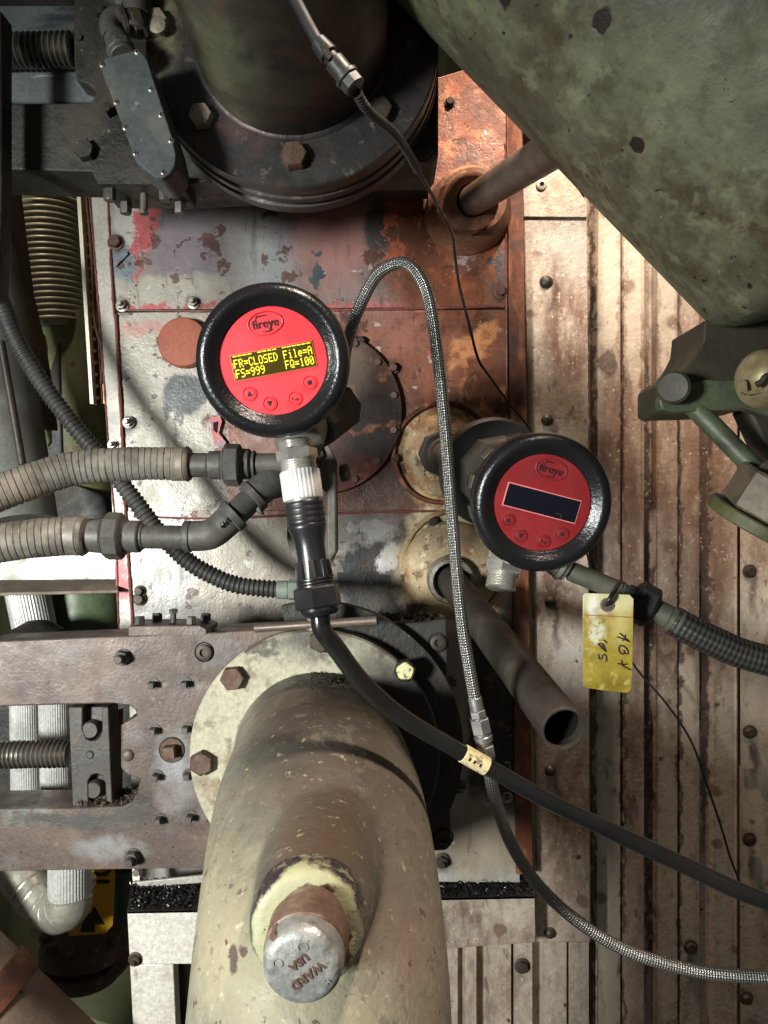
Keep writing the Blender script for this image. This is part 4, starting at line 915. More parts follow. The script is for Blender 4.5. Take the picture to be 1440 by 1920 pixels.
# ================================================================== GREEN TANK and bracket (upper right)
m_tank = NM('tank_paint', S(98,96,78), .55, .0, var=.2, vscale=7, fine=.14)
m_tank.patch(S(124,126,100), 13, .46, .60, (.7,1,1.2), op=.85, nrough=.7); m_tank.patch(S(74,62,42), 9, .47, .60, op=.9, nrough=.7); m_tank.patch(S(70,66,50), 22, .54, .66, (1.4,1,.8), op=.6)
vn = m_tank.noise(7, 5, rough=.65, dist=.3); v = m_tank.M('ABSOLUTE', m_tank.M('SUBTRACT', vn, .5)); m_tank.mix(m_tank.mr(v, .018, .002), S(126,126,100), .4)
m_tank.patch(S(140,140,112), 45, .56, .64, op=.55); m_tank.patch(S(60,56,42), 90, .58, .68, op=.4)
m_tank.spots(S(40,22,20), 24, .20, .15, dens=.5, op=.95, h=-.5); m_tank.spots(S(24,24,18), 44, .16, .2, dens=.4, op=.95, h=-.5); m_tank.spots(S(90,44,34), 60, .14, .3, dens=.25, h=-.4)
m_tank.patch(S(34,28,22), 26, .66, .68, (1.8,1,.9), op=.95, h=-.5); m_tank.patch(S(38,30,24), 60, .68, .70, (1,1,2), op=.9, h=-.5)
m_tank.patch(S(150,148,120), 70, .69, .71, (.5,1,2.4), op=.6)
m_tank = m_tank.done(bump=.6, bscale=50, dist=.0016)
u = Vector((.695, 0, -.719)); v_ = Vector((.719, 0, .695))
rT = .16; cT = .4375
axp = EYE + v_*cT + Vector((0,.55,0))
# axial coordinate of head: pixel (1310,620)
end = u*.066
t = thing('green_tank', 'large olive green tank body with chipped paint filling the upper right corner', 'tank', axp+end)
mb = MB()
prof = [(0,-1.4),(rT,-1.4)] + [(rT, h) for h in (-.9,-.5,-.3,-.15,-.05,0)]
for k in range(1, 13):
    a = R(90*k/12); prof.append((rT*(math.cos(a)**.8 if k<12 else 0), .050*math.sin(a)))
mb.lathe(prof, axp+end, u, 128); mb.build('shell', m_tank, t)
m_brk = NM('green_bracket', S(74,82,62), .5, .0, var=.25); m_brk.patch(S(48,46,34), 24, .46, .62, op=.85); m_brk.spots(S(36,28,22), 90, .3, dens=.3); m_brk = m_brk.done(bump=.5)
m_dbrk = NM('dark_bracket', S(52,48,36), .6, 0, var=.3); m_dbrk.patch(S(70,76,56), 30, .55, .7, op=.6); m_dbrk = m_dbrk.done(bump=.4)
t = thing('tank_bracket', 'green painted lug bracket under the tank at the right edge', 'bracket', P(1340, 740, .58))
mb = MB(); mb.pp([(1250,716),(1262,704),(1276,696),(1288,688),(1298,676),(1308,660),(1318,640),(1322,600),(1520,560),(1520,760),(1440,752),(1400,766),(1260,770),(1250,764)], .60, .07); mb.build('web', m_dbrk, t, bevel=.006)
mb = MB(); mb.cyl(P(1262,726,.575), P(1276,736,.66), .0125, seg=32, cham=.002); mb.build('round_lug', m_dbrk, t)
mb = MB(); mb.pp([(1237,752),(1241,742),(1256,737),(1274,728),(1296,719),(1325,712),(1370,712),(1420,716),(1520,726),(1520,800),(1440,780),(1400,767),(1330,770),(1262,773),(1242,768)], .59, .012); mb.build('lower_face', m_brk, t, bevel=.003)
m_brass = NM('brass_eye', S(160,146,112), .4, .3, var=.2); m_brass.patch(S(110,96,62), 50, .5, .66, op=.7); m_brass = m_brass.done(bump=.4)
mb = MB(); mb.lathe([(0,.016),(.006,.0152),(.012,.012),(.017,.006),(.0195,-.002),(.0200,-.012)], P(1440,704,.53), (-.25,-1,.15), 48, rf=lambda a: 1+.03*math.cos(3*a)); eye = mb.build('eye_bolt', m_brass, t)
mb = MB(); mb.sweep([P(1418,722,.5135),P(1428,716,.5125),P(1436,706,.5120),P(1448,702,.5125)], .0022, n=12, step=.001); mb.build('eye_slot', m_dbrk, eye)
mb = MB(); mb.pp([(1392,710),(1400,716),(1402,734),(1440,722),(1460,712),(1462,722),(1440,734),(1402,740),(1391,734)], .52, .004); mb.build('eye_rim', m_brass, t)
t = thing('diagonal_rod', 'green diagonal rod between tank bracket and big hex fitting', 'rod', P(1360, 815, .6))
mb = MB(); mb.cyl(P(1286,768-20,.60), P(1436,900,.58), .0078, seg=28); mb.build('rod', m_brk, t)
t = thing('hex_fitting', 'large dirty hex fitting with mossy green ring at the right edge', 'fitting', P(1430, 980, .56))
hn = Vector((-.42,.30,-.85)).normalized(); hc = P(1446,950,.56)
mb = MB(); mb.cyl(hc-hn*.02, hc+hn*.010, .034, seg=6, cham=.002, roll=.5)
m_hex = NM('hex_dirty', S(92,82,66), .6, .1, var=.3); m_hex.patch(S(60,56,46), 30, .48, .62, op=.8); m_hex.patch(S(150,150,140), 60, .62, .7, op=.6); m_hex = m_hex.done(bump=.6); mb.build('hex', m_hex, t)
m_moss = NM('moss_ring', S(74,74,44), .6, 0, var=.25); m_moss.patch(S(60,58,36), 24, .5, .65, op=.7); m_moss = m_moss.done(bump=.4)
mb = MB(); mb.cyl(hc+hn*.0105, hc+hn*.020, .039, seg=48, cham=.001); mb.build('ring', m_moss, t)
mb = MB(); mb.cyl(P(1420,885,.575), P(1470,930,.565), .016, .02, seg=32); mb.build('socket', m_hex, t)
mb = MB(); mb.pp([(1400,766),(1440,752),(1560,740),(1560,900),(1470,870),(1430,830)], .62, .03); mb.build('rear_web', m_dbrk, t, bevel=.004)

# ================================================================== CONDUITS
def ribbed(r, per, dep_):
    def f(L, T):
        q = (L/per) % 1
        return r - (dep_ if q < .14 else 0) - dep_*.25*q
    return f
t = thing('flexible_conduit', 'upper grey interlocked metal conduit with hex connector, left of the lit gauge', 'conduit', P(345, 872, .64))
mb = MB(); mb.sweep([P(-80,950,.60),P(-10,926,.61),P(60,902,.62),P(130,880,.63),P(200,872,.635),P(270,869,.64),P(343,870,.645)], lambda L, T: ribbed(.0142,.0051,.0011)(L,T)*(1.08-.12*L/T), n=40, step=.00062); mb.build('hose', m_conduit, t, ang=50)
k = .645/F
q0 = P(320,870,.645)
mb = MB(); mb.coax(q0, (1,0,0), [(30*k,.0142),(7*k,.0150,.0138)]); mb.build('end_collar', m_conduit, t)
mb = MB(); q = mb.coax(P(354,872,.645), (1,0,.0), [(38*k,.0102),(26*k,.0118,.0122),(6*k,.0150,.0165,8),(28*k,.0180,None,8),(6*k,.0160,.0120,8)]); mb.build('connector', m_fit, t)
mb = MB(); mb.coax(P(452,870,.648), (1,0,0), [(18*k,.0130),(4*k,.0100),(5*k,.0115),(90*k,.0092)]); mb.build('nipple', m_fit, t)
t = thing('flexible_conduit', 'lower grey interlocked metal conduit joined to a bent cast elbow', 'conduit', P(160, 1005, .62))
k = .62/F
mb = MB(); mb.sweep([P(-80,1032,.60),P(-10,1020,.605),P(60,1010,.61),P(120,1005,.615)], ribbed(.0158,.0050,.0011), n=40, step=.00062); mb.build('hose', m_conduit, t, ang=50)
mb = MB(); mb.coax(P(118,1005,.617), (1,0,0), [(35*k,.0158),(8*k,.0164,.0150)]); mb.build('end_collar', m_conduit, t)
mb = MB(); mb.coax(P(158,1005,.62), (1,0,0), [(8*k,.0110,.0125),(30*k,.0130,.0140),(4*k,.0165,.0185,8),(32*k,.0192,None,8),(6*k,.0175,.013,8)]); mb.build('connector', m_fit, t)
mb = MB(); mb.coax(P(234,1006,.62), (1,0,0), [(30*k,.0130),(6*k,.0105)]); mb.build('lock_ring', m_fit, t)
mb = MB(); mb.coax(P(266,1007,.62), (1,0,0), [(84*k,.0094)]); mb.build('nipple', m_fit, t)
mb = MB(); mb.sweep([P(346,1006,.62),P(384,1004,.62),P(398,1000,.62),P(410,992,.622),P(440,965,.625)], lambda L,T: .0122 if .006 < L < T-.006 else .0118, n=36, step=.0025)
mb.lathe([(.0118,0),(.0129,.001),(.0129,.005),(.0118,.006)], P(346,1006,.62), (1,0,0), 36)
el = P(440,965,.625); ed = (P(440,965,.625)-P(410,992,.622)).normalized(); mb.lathe([(.0118,-.006),(.0136,-.005),(.0136,.001),(.0118,.002)], el, ed, 36)
elb = mb.build('cast_elbow', m_fit, t)
X = Vector((.70,0,.72)); 
Mt = Matrix(((-.72,-.69,0,0),(0,0,-1,0),(-.69,.72,0,0),(0,0,0,1)))
o = P(414,980,.607); Mt.translation = o
Yv = Vector((0.69,0,.72)); Xv = Vector((.72,0,-.69))
Xv = Vector((-.69,0,-.72)); Yv = Vector((.72,0,-.69)); Zv = Xv.cross(Yv)
Mt = Matrix(((Xv.x,Yv.x,Zv.x,o.x),(Xv.y,Yv.y,Zv.y,o.y),(Xv.z,Yv.z,Zv.z,o.z),(0,0,0,1)))
textmesh('108', .006, .0006, Mt, 'cast_lettering', m_fit, elb, 1.0, .0002)
mb = MB(); e2 = P(486,922,.64); mb.cyl(el, e2, .0106, seg=32); mb.build('bent_nipple', m_fit, t)
mb = MB(); mb.sweep([P(468,937,.637),P(486,921,.64),P(508,908,.645),P(545,902,.66)], .0130, n=36, step=.0025); mb.lathe([(.013,0),(.0145,.001),(.0145,.006),(.013,.007)], P(470,935,.637), ed, 32); mb.build('upper_elbow', m_fit, t)
mb = MB(); mb.pp([(478,944),(488,950),(494,966),(484,964),(474,952)], .628, .01); mb.build('elbow_lug', m_fit, t, bevel=.0015)
m_bf2 = dusty('corrugated_black', S(50,50,48), .5, S(90,86,78), .5)
def cor2(L, T):
    return .0088 + .0009*math.sin(2*math.pi*L/.0052)
t = thing('corrugated_conduit', 'dark corrugated conduit looping behind the grey conduits to a small fitting', 'conduit', P(560, 1105, .8))
mb = MB(); mb.sweep([P(-30,470,.84),P(0,560,.83),P(32,640,.82),P(80,720,.82),P(140,800,.82),P(200,870,.82),P(250,935,.82),P(300,1000,.82),P(350,1050,.82),P(400,1080,.82),P(450,1098,.82),P(528,1106,.82)], cor2, n=28, step=.00072); mb.build('hose', m_bf2, t, ang=70)
m_palefit = simple('pale_fitting', S(120,128,118), .5, 0, .3)
mb = MB(); mb.coax(P(520,1106,.81), (1,0,0), [(.012,.0098),(.010,.011,None,8),(.03,.0098)]); mb.build('end_fitting', m_palefit, t)

# ================================================================== MOUNT under the lit gauge
m_brkt = NM('bracket_steel', S(92,88,80), .55, .3, var=.2); m_brkt.patch(S(112,96,80), 30, .5, .66, op=.6); m_brkt.patch(S(50,44,40), 60, .56, .68, op=.6); m_brkt = m_brkt.done(bump=.4)
t = thing('slotted_bracket', 'grey slotted steel bracket hanging behind the cable plug', 'bracket', P(588, 1060, .70))
def plate_hole(mb, outer, inner, d, th):
    n = len(outer); o = [mb.bm.verts.new(P(x,y,d)) for x,y in outer]; i = [mb.bm.verts.new(P(x,y,d)) for x,y in inner]
    o2 = [mb.bm.verts.new(v.co+Vector((0,th,0))) for v in o]; i2 = [mb.bm.verts.new(v.co+Vector((0,th,0))) for v in i]
    for k_ in range(n):
        j = (k_+1) % n
        mb.face([o[k_],o[j],i[j],i[k_]]); mb.face([o2[j],o2[k_],i2[k_],i2[j]]); mb.face([o[j],o[k_],o2[k_],o2[j]]); mb.face([i[k_],i[j],i2[j],i2[k_]])
mb = MB(); plate_hole(mb, [(560,826),(612,826),(632,866),(634,1030),(626,1050),(612,1062),(575,1062),(560,1056),(545,1040),(538,1010),(538,866)],
                      [(566,910),(598,910),(612,925),(613,1015),(611,1026),(607,1032),(580,1034),(570,1032),(563,1026),(560,1010),(560,925)], .700, .005)
mb.build('plate', m_brkt, t, bevel=.001)
mb = MB(); mb.pp([(610,862),(628,862),(632,880),(633,1035),(620,1055),(612,1045),(612,880)], .690, .006); mb.build('front_bar', m_brkt, t, bevel=.0025)
mb = MB(); mb.bolt(P(640,887,.71), (1,-.2,.1), .0085, .007); mb.build('bolt', m_fit, t)
mb = MB(); mb.bolt(P(592,852,.70), FWD, .0085, .004); mb.build('bolt', m_boltdark, t)
t = thing('t_handle', 'thin grey cross bar on a stub above the round flange', 'handle', P(592, 1170, .715))
mb = MB(); mb.cyl(P(478,1178,.735), P(708,1163,.715), .0042, seg=20, cham=.0006); mb.build('cross_bar', m_gpipe, t)
mb = MB(); mb.cyl(P(592,1130,.73), P(592,1180,.73), .0065, .009, seg=24); mb.build('stub', m_grey, t)

# ================================================================== GAUGE HEADS
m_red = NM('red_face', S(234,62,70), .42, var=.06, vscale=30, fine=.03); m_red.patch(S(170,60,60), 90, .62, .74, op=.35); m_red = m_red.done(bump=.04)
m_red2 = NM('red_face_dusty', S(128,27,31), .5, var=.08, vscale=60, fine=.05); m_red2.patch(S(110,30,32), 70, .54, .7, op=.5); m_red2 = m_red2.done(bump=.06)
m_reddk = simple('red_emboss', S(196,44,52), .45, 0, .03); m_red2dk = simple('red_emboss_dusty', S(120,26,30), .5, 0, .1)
m_ink = simple('print_ink', S(44,20,26), .5, 0, 0)
m_glassd = NM('dark_display', (.006,.006,.012), .12, 0, var=0, fine=0).done(bump=0, rvar=.02)
m_lcd = NM('lit_display', (.05,.035,.004), .3, 0, var=0, fine=0).done(bump=0)
m_lit = bpy.data.materials.new('lit_pixels'); m_lit.use_nodes = True; bb = m_lit.node_tree.nodes['Principled BSDF']
bb.inputs['Base Color'].default_value = (.5,.45,.02,1); bb.inputs['Emission Color'].default_value = (.88,.85,.03,1); bb.inputs['Emission Strength'].default_value = 1.05
m_frame2 = simple('display_border', S(206,120,120), .4, 0, 0)
m_frame1 = simple('display_border_lit', S(200,100,70), .4, 0, 0)
m_headgrey = NM('head_casting', S(110,108,100), .5, .3, var=.15); m_headgrey.patch(S(70,66,60), 40, .52, .68, op=.6); m_headgrey = m_headgrey.done(bump=.3)
G = {'F':"1f10101e101010",'R':"1e11111e141211",'=':"00001f001f0000",'C':"0e11101010110e",'L':"1010101010101f",'O':"0e11111111110e",'S':"0f10100e01011e",'E':"1f10101e10101f",'D':"1c12111111121c",
     'i':"04000c0404040e",'l':"0c04040404040e",'e':"00000e111f100e",'A':"0e11111f111111",'9':"0e11110f01020c",'Q':"0e11111115120d",'1':"040c040404040e",'0':"0e11131519110e",' ':"00000000000000"}
def pixtext(mb, txt, x0, y0, cw, ch, z):
    """5x7 dot characters as small raised cells, local coordinates"""
    px, py = cw/6.2, ch/8.0
    for n_, chx in enumerate(txt):
        g = G[chx]
        for row in range(7):
            b = int(g[row*2:row*2+2], 16)
            for c_ in range(5):
                if b >> (4-c_) & 1:
                    cx, cy = x0+n_*cw+(c_+.5)*px, y0-(row+.5)*py
                    mb.box((cx,cy,z), (px*1.0,py*.96,.0001))
def local(mb): return mb
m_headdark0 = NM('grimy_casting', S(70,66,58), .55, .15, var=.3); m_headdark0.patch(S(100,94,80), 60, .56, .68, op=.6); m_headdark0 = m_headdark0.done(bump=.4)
def head(name, label, M, roll, lit, dusty_):
    t = thing(name, label, 'gauge', None, mat=M @ Matrix.Rotation(R(roll), 4, 'Z'))
    W = MW[t]
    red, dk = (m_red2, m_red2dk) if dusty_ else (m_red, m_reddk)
    def B(mb, nm, mat, par=None, bevel=0, ang=38, rec=True):
        mb.bm.transform(W); return mb.build(nm, mat, par or t, bevel=bevel, ang=ang, recalc=rec)
    Z = Vector((0,0,1))
    mb = MB(); mb.lathe([(.0348,-.0015),(.0350,.0012),(.0362,.0022),(.0380,.0030),(.0405,.0058),(.0430,.0068),(.0458,.0062),(.0482,.0040),(.0496,.0008),(.0501,-.004),(.0499,-.009),(.0489,-.0125),(.0480,-.0135),(.0487,-.0150),(.0486,-.0190),(.0474,-.0210),(.0440,-.0215),(.03,-.0215)], (0,0,0), Z, 128)
    B(mb, 'bezel', m_ring)
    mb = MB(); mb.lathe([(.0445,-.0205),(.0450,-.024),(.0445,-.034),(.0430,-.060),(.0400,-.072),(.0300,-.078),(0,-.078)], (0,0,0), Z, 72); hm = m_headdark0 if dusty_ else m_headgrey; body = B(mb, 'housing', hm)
    for a in range(0, 360, 30):
        ca, sa = math.cos(R(a)), math.sin(R(a)); mb = MB()
        mb.box((.0448*ca, .0448*sa, -.040), (.006, .011, .022), Matrix.Rotation(R(a), 3, 'Z')); B(mb, 'housing_rib', hm, body, bevel=.001)
    mb = MB(); mb.lathe([(0,0),(.0346,0),(.0349,-.0008),(.0349,-.003)], (0,0,0), Z, 96); face = B(mb, 'face_plate', red)
    # logo oval
    def ell(rx, ry, z, cx, cy, n=56): return [Vector((cx+rx*math.cos(2*math.pi*i/n), cy+ry*math.sin(2*math.pi*i/n), z)) for i in range(n)]
    oc = (-.0003, .0245)
    def sweepring(rx, ry, cx, cy, r, nm, mat, par):
        pts = ell(rx, ry, .0003, cx, cy, 24); pts.append(pts[0]); mb = MB(); mb.sweep(pts, r, n=8, step=.0006, cap=False); return B(mb, nm, mat, par)
    lg = sweepring(.0112, .0072, oc[0], oc[1], .00048, 'logo_rim', dk, face)
    T = W @ Matrix.Translation((oc[0], oc[1]-.0003, .0003))
    textmesh('fireye', .0078, .0002, T, 'logo_lettering', m_ink, face, .98, .00010)
    for pts in ([(-.0062,.0016),(-.0058,.0034),(-.0045,.0048),(.0004,.0048),(.0018,.0053)], [(-.0030,-.0046),(-.001,-.0053),(.002,-.0052),(.0040,-.0042)]):
        mb = MB(); mb.sweep([(oc[0]+x, oc[1]+y, .0004) for x, y in pts], lambda L, T_: .00028*(.4+math.sin(math.pi*min(1,L/T_))), n=8, step=.0004); B(mb, 'logo_swoosh', m_ink, face)
    # display
    w_, h_ = .0265, .0079
    cx, cy = (0, .0)
    mb = MB(); mb.box((cx,cy,.0002), (w_*2+.0016, h_*2+.0016, .0008)); dsp = B(mb, 'display_frame', m_frame2 if not lit else m_frame1, bevel=.0002)
    mb = MB(); mb.box((cx,cy,.0005), (w_*2, h_*2, .0006)); B(mb, 'screen', m_lcd if lit else m_glassd, dsp)
    if lit:
        mb = MB(); cw = w_*2/16.4; x0 = -w_+cw*.35
        pixtext(mb, 'FR=CLOSED File=A', x0, .0052, cw, .0062, .0009)
        pixtext(mb, 'FS=999    FQ=100', x0, -.0012, cw, .0062, .0009)
        pyy = .0062/8
        for n_ in range(16):   # bottoms of the line above, cut off by the frame
            if n_ in (4, 9): continue
            mb.box((x0+(n_+.42)*cw, .0072, .0009), (cw*.82, pyy*.8, .0001))
        mb.box((-w_+.0005,.0014,.0009),(.0003,.004,.0001)); mb.box((-w_+.0005,-.005,.0009),(.0003,.004,.0001))
        B(mb, 'lit_characters', m_lit, dsp)
    else:
        mb = MB(); mb.box((.0135,-.0045,.0009), (.0042,.00012,.0001)); mb.box((.0156,-.0060,.0009), (.00012,.003,.0001)); B(mb, 'faint_mark', m_headgrey, dsp)
    # buttons
    for (bx, by), sym in zip([(-.0196,-.0177),(-.0080,-.0264),(.0089,-.0261),(.0203,-.0178)], ('up','down','enter','square')):
        mb = MB(); mb.lathe([(0,.0006),(.0032,.0006),(.0036,.0002),(.0039,.0001),(.0042,.0008),(.0047,.0007),(.0049,0)], (bx,by,0), Z, 36); bt = B(mb, 'button', dk if dusty_ else red, face)
        if True:
            pts = ell(.0044,.0044,.00075,bx,by,20); pts.append(pts[0]); mb = MB(); mb.sweep(pts, .00022, n=6, step=.0006, cap=False); B(mb, 'button_rim', dk, bt)
        mb = MB(); s_ = .0019
        if sym == 'up': mb.prism([Vector((bx-s_,by-s_*.9,.0006)),Vector((bx+s_,by-s_*.9,.0006)),Vector((bx,by+s_,.0006))], Z*.0003)
        if sym == 'down': mb.prism([Vector((bx-s_,by+s_*.9,.0006)),Vector((bx+s_,by+s_*.9,.0006)),Vector((bx,by-s_,.0006))], Z*.0003)
        if sym == 'square': mb.box((bx,by,.00075), (s_*1.5,s_*1.5,.0003))
        if sym == 'enter':
            mb.box((bx-.0018,by+.0002,.00075),(.0005,.0020,.0003)); mb.box((bx-.0002,by-.0008,.00076),(.0034,.0005,.0003))
            mb.prism([Vector((bx+.0008,by-.0019,.0006)),Vector((bx+.0025,by-.0008,.0006)),Vector((bx+.0008,by+.0003,.0006))], Z*.0003)
        B(mb, 'symbol', m_ink, bt)
    return t, B
m_headdark = NM('dark_casting', S(52,50,46), .5, .2, var=.2); m_headdark = m_headdark.done(bump=.3)
def headM(pf, pb):
    n = (pf-pb).normalized(); up = Vector((0,0,1)); x = up.cross(n).normalized(); y = n.cross(x)
    return Matrix(((x.x,y.x,n.x,pf.x),(x.y,y.y,n.y,pf.y),(x.z,y.z,n.z,pf.z),(0,0,0,1)))
pf1 = P(513,677,.500)
g1, B1 = head('flame_gauge', 'lit black rimmed gauge with bright red face and yellow characters', headM(pf1, P(524,690,.60)), 11.5, True, False)
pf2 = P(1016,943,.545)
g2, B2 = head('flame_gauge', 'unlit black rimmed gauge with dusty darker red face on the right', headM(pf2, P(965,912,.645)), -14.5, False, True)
# neck + rear of the lit gauge
k = .53/F
def ridge(r, dr, n_, L):
    out = []
    for i in range(n_):
        h = L*i/n_; s = L/n_
        out += [(r-dr, h), (r, h+s*.35), (r, h+s*.65), (r-dr, h+s*.98)]
    return [(0,0)] + out + [(0,L)]
n0 = P(553,826,.535); n1 = P(598,1138,.525); nd = (n1-n0).normalized()
mb = MB(); mb.lathe(ridge(32*k,.0007,3,16*k), n0, nd, 40); mb.cyl(n0+nd*16*k, n0+nd*38*k, 39*k, seg=6, cham=.0012, roll=.35); mb.lathe(ridge(34*k,.0009,5,26*k), n0+nd*38*k, nd, 40); mb.build('threaded_neck', m_nickel, g1)
mb = MB(); mb.cyl(P(560,830,.56), P(575,780,.59), .018, seg=32); mb.build('neck_boss', m_headgrey, g1)
mb = MB(); mb.cyl(P(585,800,.585), P(640,760,.62), .02, seg=8, cham=.002); mb.build('rear_hub', m_boltdark, g1)
mb = MB(); mb.cyl(P(546,708,.58), P(575,760,.72), .03, seg=40); mb.build('rear_tube', m_headgrey, g1)
# cable with plug
cb = thing('plug_cable', 'thick black cable plugged into the lit gauge with a silver knurled nut', 'cable', n0+nd*60*k)
kn = n0+nd*57*k
mb = MB(); mb.lathe([(0,0),(36*k,.0005),(38*k,.0015),(38*k,54*k),(36*k,57*k),(0,57*k)], kn, nd, 120, rf=lambda a: 1-.045*(.5+.5*math.cos(a*30))); mb.build('knurled_nut', m_knurl, cb, ang=50)
mb = MB(); mb.lathe([(0,0),(31*k,0),(30*k,5*k),(0,5*k)], kn+nd*57*k, nd, 40); mb.build('plug_lip', m_nickel, cb)
bs = kn+nd*61*k
mb = MB(); pr = ridge(36*k,.0006,4,44*k)[:-1] + [(36*k,48*k),(35*k,52*k),(31*k,64*k),(28*k,80*k),(27*k,100*k),(27.5*k,125*k),(29*k,148*k),(0,148*k)]
mb.lathe(pr, bs, nd, 56); plug = mb.build('plug_body', m_blackplast, cb)
fx1, fy1, _ = frame(nd)
for i in range(8):
    a = 2*math.pi*i/8; rd = fx1*math.cos(a)+fy1*math.sin(a); tg = nd.cross(rd)
    p = bs + nd*112*k
    mb = MB(); mb.prism([p+rd*26*k-tg*.0016-nd*14*k*0, p+rd*26*k+tg*.0016, p+rd*29*k+nd*34*k+tg*.0026, p+rd*29*k+nd*34*k-tg*.0026], rd*.0022); mb.build('plug_rib', m_blackplast, plug, bevel=.0004)
mb = MB(); mb.lathe(ridge(35*k,.0008,3,18*k), bs+nd*144*k, nd, 40); mb.build('gland_thread', m_blackplast, cb)
mb = MB(); mb.cyl(bs+nd*160*k, bs+nd*200*k, 45*k, seg=6, cham=.0012, roll=.12); mb.lathe([(36*k,0),(37*k,6*k),(31*k,15*k),(20*k,18*k),(0,18*k)], bs+nd*199*k, nd, 40); mb.build('gland_nut', m_blackplast, cb)
cs = bs+nd*210*k
mb = MB(); mb.sweep([cs, cs+nd*.012, P(630,1215,.530),P(680,1280,.54),P(755,1345,.55),P(850,1402,.56),P(930,1447,.565),P(1020,1497,.57),P(1150,1560,.57),P(1300,1630,.565),P(1390,1672,.56),P(1500,1712,.555)], lambda L,T: .0068 - .0006*min(1,L/.15), n=28, step=.004)
cable = mb.build('sheath', m_cable, cb)
m_lab = NM('cable_label', S(196,182,140), .4, var=.1); m_lab.patch(S(90,80,60), 160, .54, .62, op=.8); m_lab = m_lab.done(bump=.3)
mb = MB(); a_ = P(868,1412,.5608); b_ = P(912,1437,.5638); mb.lathe([(.0062,0),(.0069,.0003),(.0069,(b_-a_).length-.0003),(.0062,(b_-a_).length)], a_, b_-a_, 28); mb.build('label_sleeve', m_lab, cb)
for q, nm in ((.25,0),(.45,0),(.7,0)):
    c_ = a_.lerp(b_, q) + Vector((0,-.0069,.0)); mb = MB(); mb.box(c_, (.0018,.0003,.0026), Matrix.Rotation(R(30),3,'Y')); mb.build('print_mark', m_ink, cb)

# ================================================================== BRAIDED HOSE
def braidmat(name, c1, c2, rough, metal, fu=260, fv=9, depth=1.0):
    m = bpy.data.materials.new(name); m.use_nodes = True; t = m.node_tree; N = t.nodes; L = t.links; b = N['Principled BSDF']
    uv = N.new('ShaderNodeUVMap'); sp = N.new('ShaderNodeSeparateXYZ'); L.new(uv.outputs[0], sp.inputs[0])
    def Mt(op, a, b_=None):
        n = N.new('ShaderNodeMath'); n.operation = op
        for i, v in enumerate((a, b_)):
            if v is None: continue
            if isinstance(v, (int, float)): n.inputs[i].default_value = v
            else: L.new(v, n.inputs[i])
        return n.outputs[0]
    u = Mt('MULTIPLY', sp.outputs[0], fu*2*math.pi); v = Mt('MULTIPLY', sp.outputs[1], fv*2*math.pi)
    a = Mt('SINE', Mt('ADD', u, v)); c = Mt('SINE', Mt('SUBTRACT', u, v))
    h = Mt('MULTIPLY', a, c); h2 = Mt('ADD', Mt('MULTIPLY', h, .5), .5)
    mx = N.new('ShaderNodeMix'); mx.data_type = 'RGBA'; L.new(h2, mx.inputs[0]); mx.inputs[6].default_value = (*c1,1); mx.inputs[7].default_value = (*c2,1)
    L.new(mx.outputs[2], b.inputs['Base Color']); b.inputs['Roughness'].default_value = rough; b.inputs['Metallic'].default_value = metal
    bn = N.new('ShaderNodeBump'); bn.inputs['Strength'].default_value = depth; bn.inputs['Distance'].default_value = .0006; L.new(h2, bn.inputs['Height']); L.new(bn.outputs[0], b.inputs['Normal'])
    return m
m_braid = braidmat('steel_braid', (.022,.022,.021), (.46,.45,.42), .27, .75, 250, 8, 1.1)
m_braidk = braidmat('black_braid', (.004,.004,.004), (.05,.045,.04), .5, .1, 130, 6, 1)
t = thing('braided_hose', 'steel braided hose arching behind the lit gauge and down to the right', 'hose', P(905, 1400, .575))
mb = MB(); mb.sweep([P(640,720,.66),P(650,650,.64),P(668,590,.62),P(700,525,.605),P(728,500,.595),P(758,494,.59),P(786,518,.585),P(806,570,.58),P(822,680,.578),P(834,800,.576),P(846,950,.575),P(856,1070,.574),P(868,1180,.574),P(882,1265,.575),P(891,1315,.575)], lambda L,T: .0050-.0004*min(1,L/.2), n=24, step=.003); mb.build('upper_hose', m_braid, t)
k = .575/F; h0 = P(890,1308,.575); h1 = P(914,1424,.575); hd = (h1-h0).normalized()
mb = MB(); mb.coax(h0, hd, [(24*k,13*k,None),(14*k,15.5*k,None,6),(2*k,12*k),(28*k,19*k,None,6),(5*k,15*k),(13*k,18*k,17*k),(6*k,14*k),(22*k,17.5*k,None,6),(5*k,14*k)])
m_steelf = simple('steel_fitting', (.30,.30,.29), .34, .8, .15, .15); mb.build('coupling', m_steelf, t)
mb = MB(); mb.sweep([P(912,1415,.576),P(918,1450,.580),P(930,1505,.59),P(960,1585,.60),P(1010,1660,.60),P(1080,1725,.595),P(1170,1780,.59),P(1280,1815,.585),P(1370,1828,.58),P(1500,1834,.575)], .0048, n=24, step=.003); mb.build('lower_hose', m_braid, t)

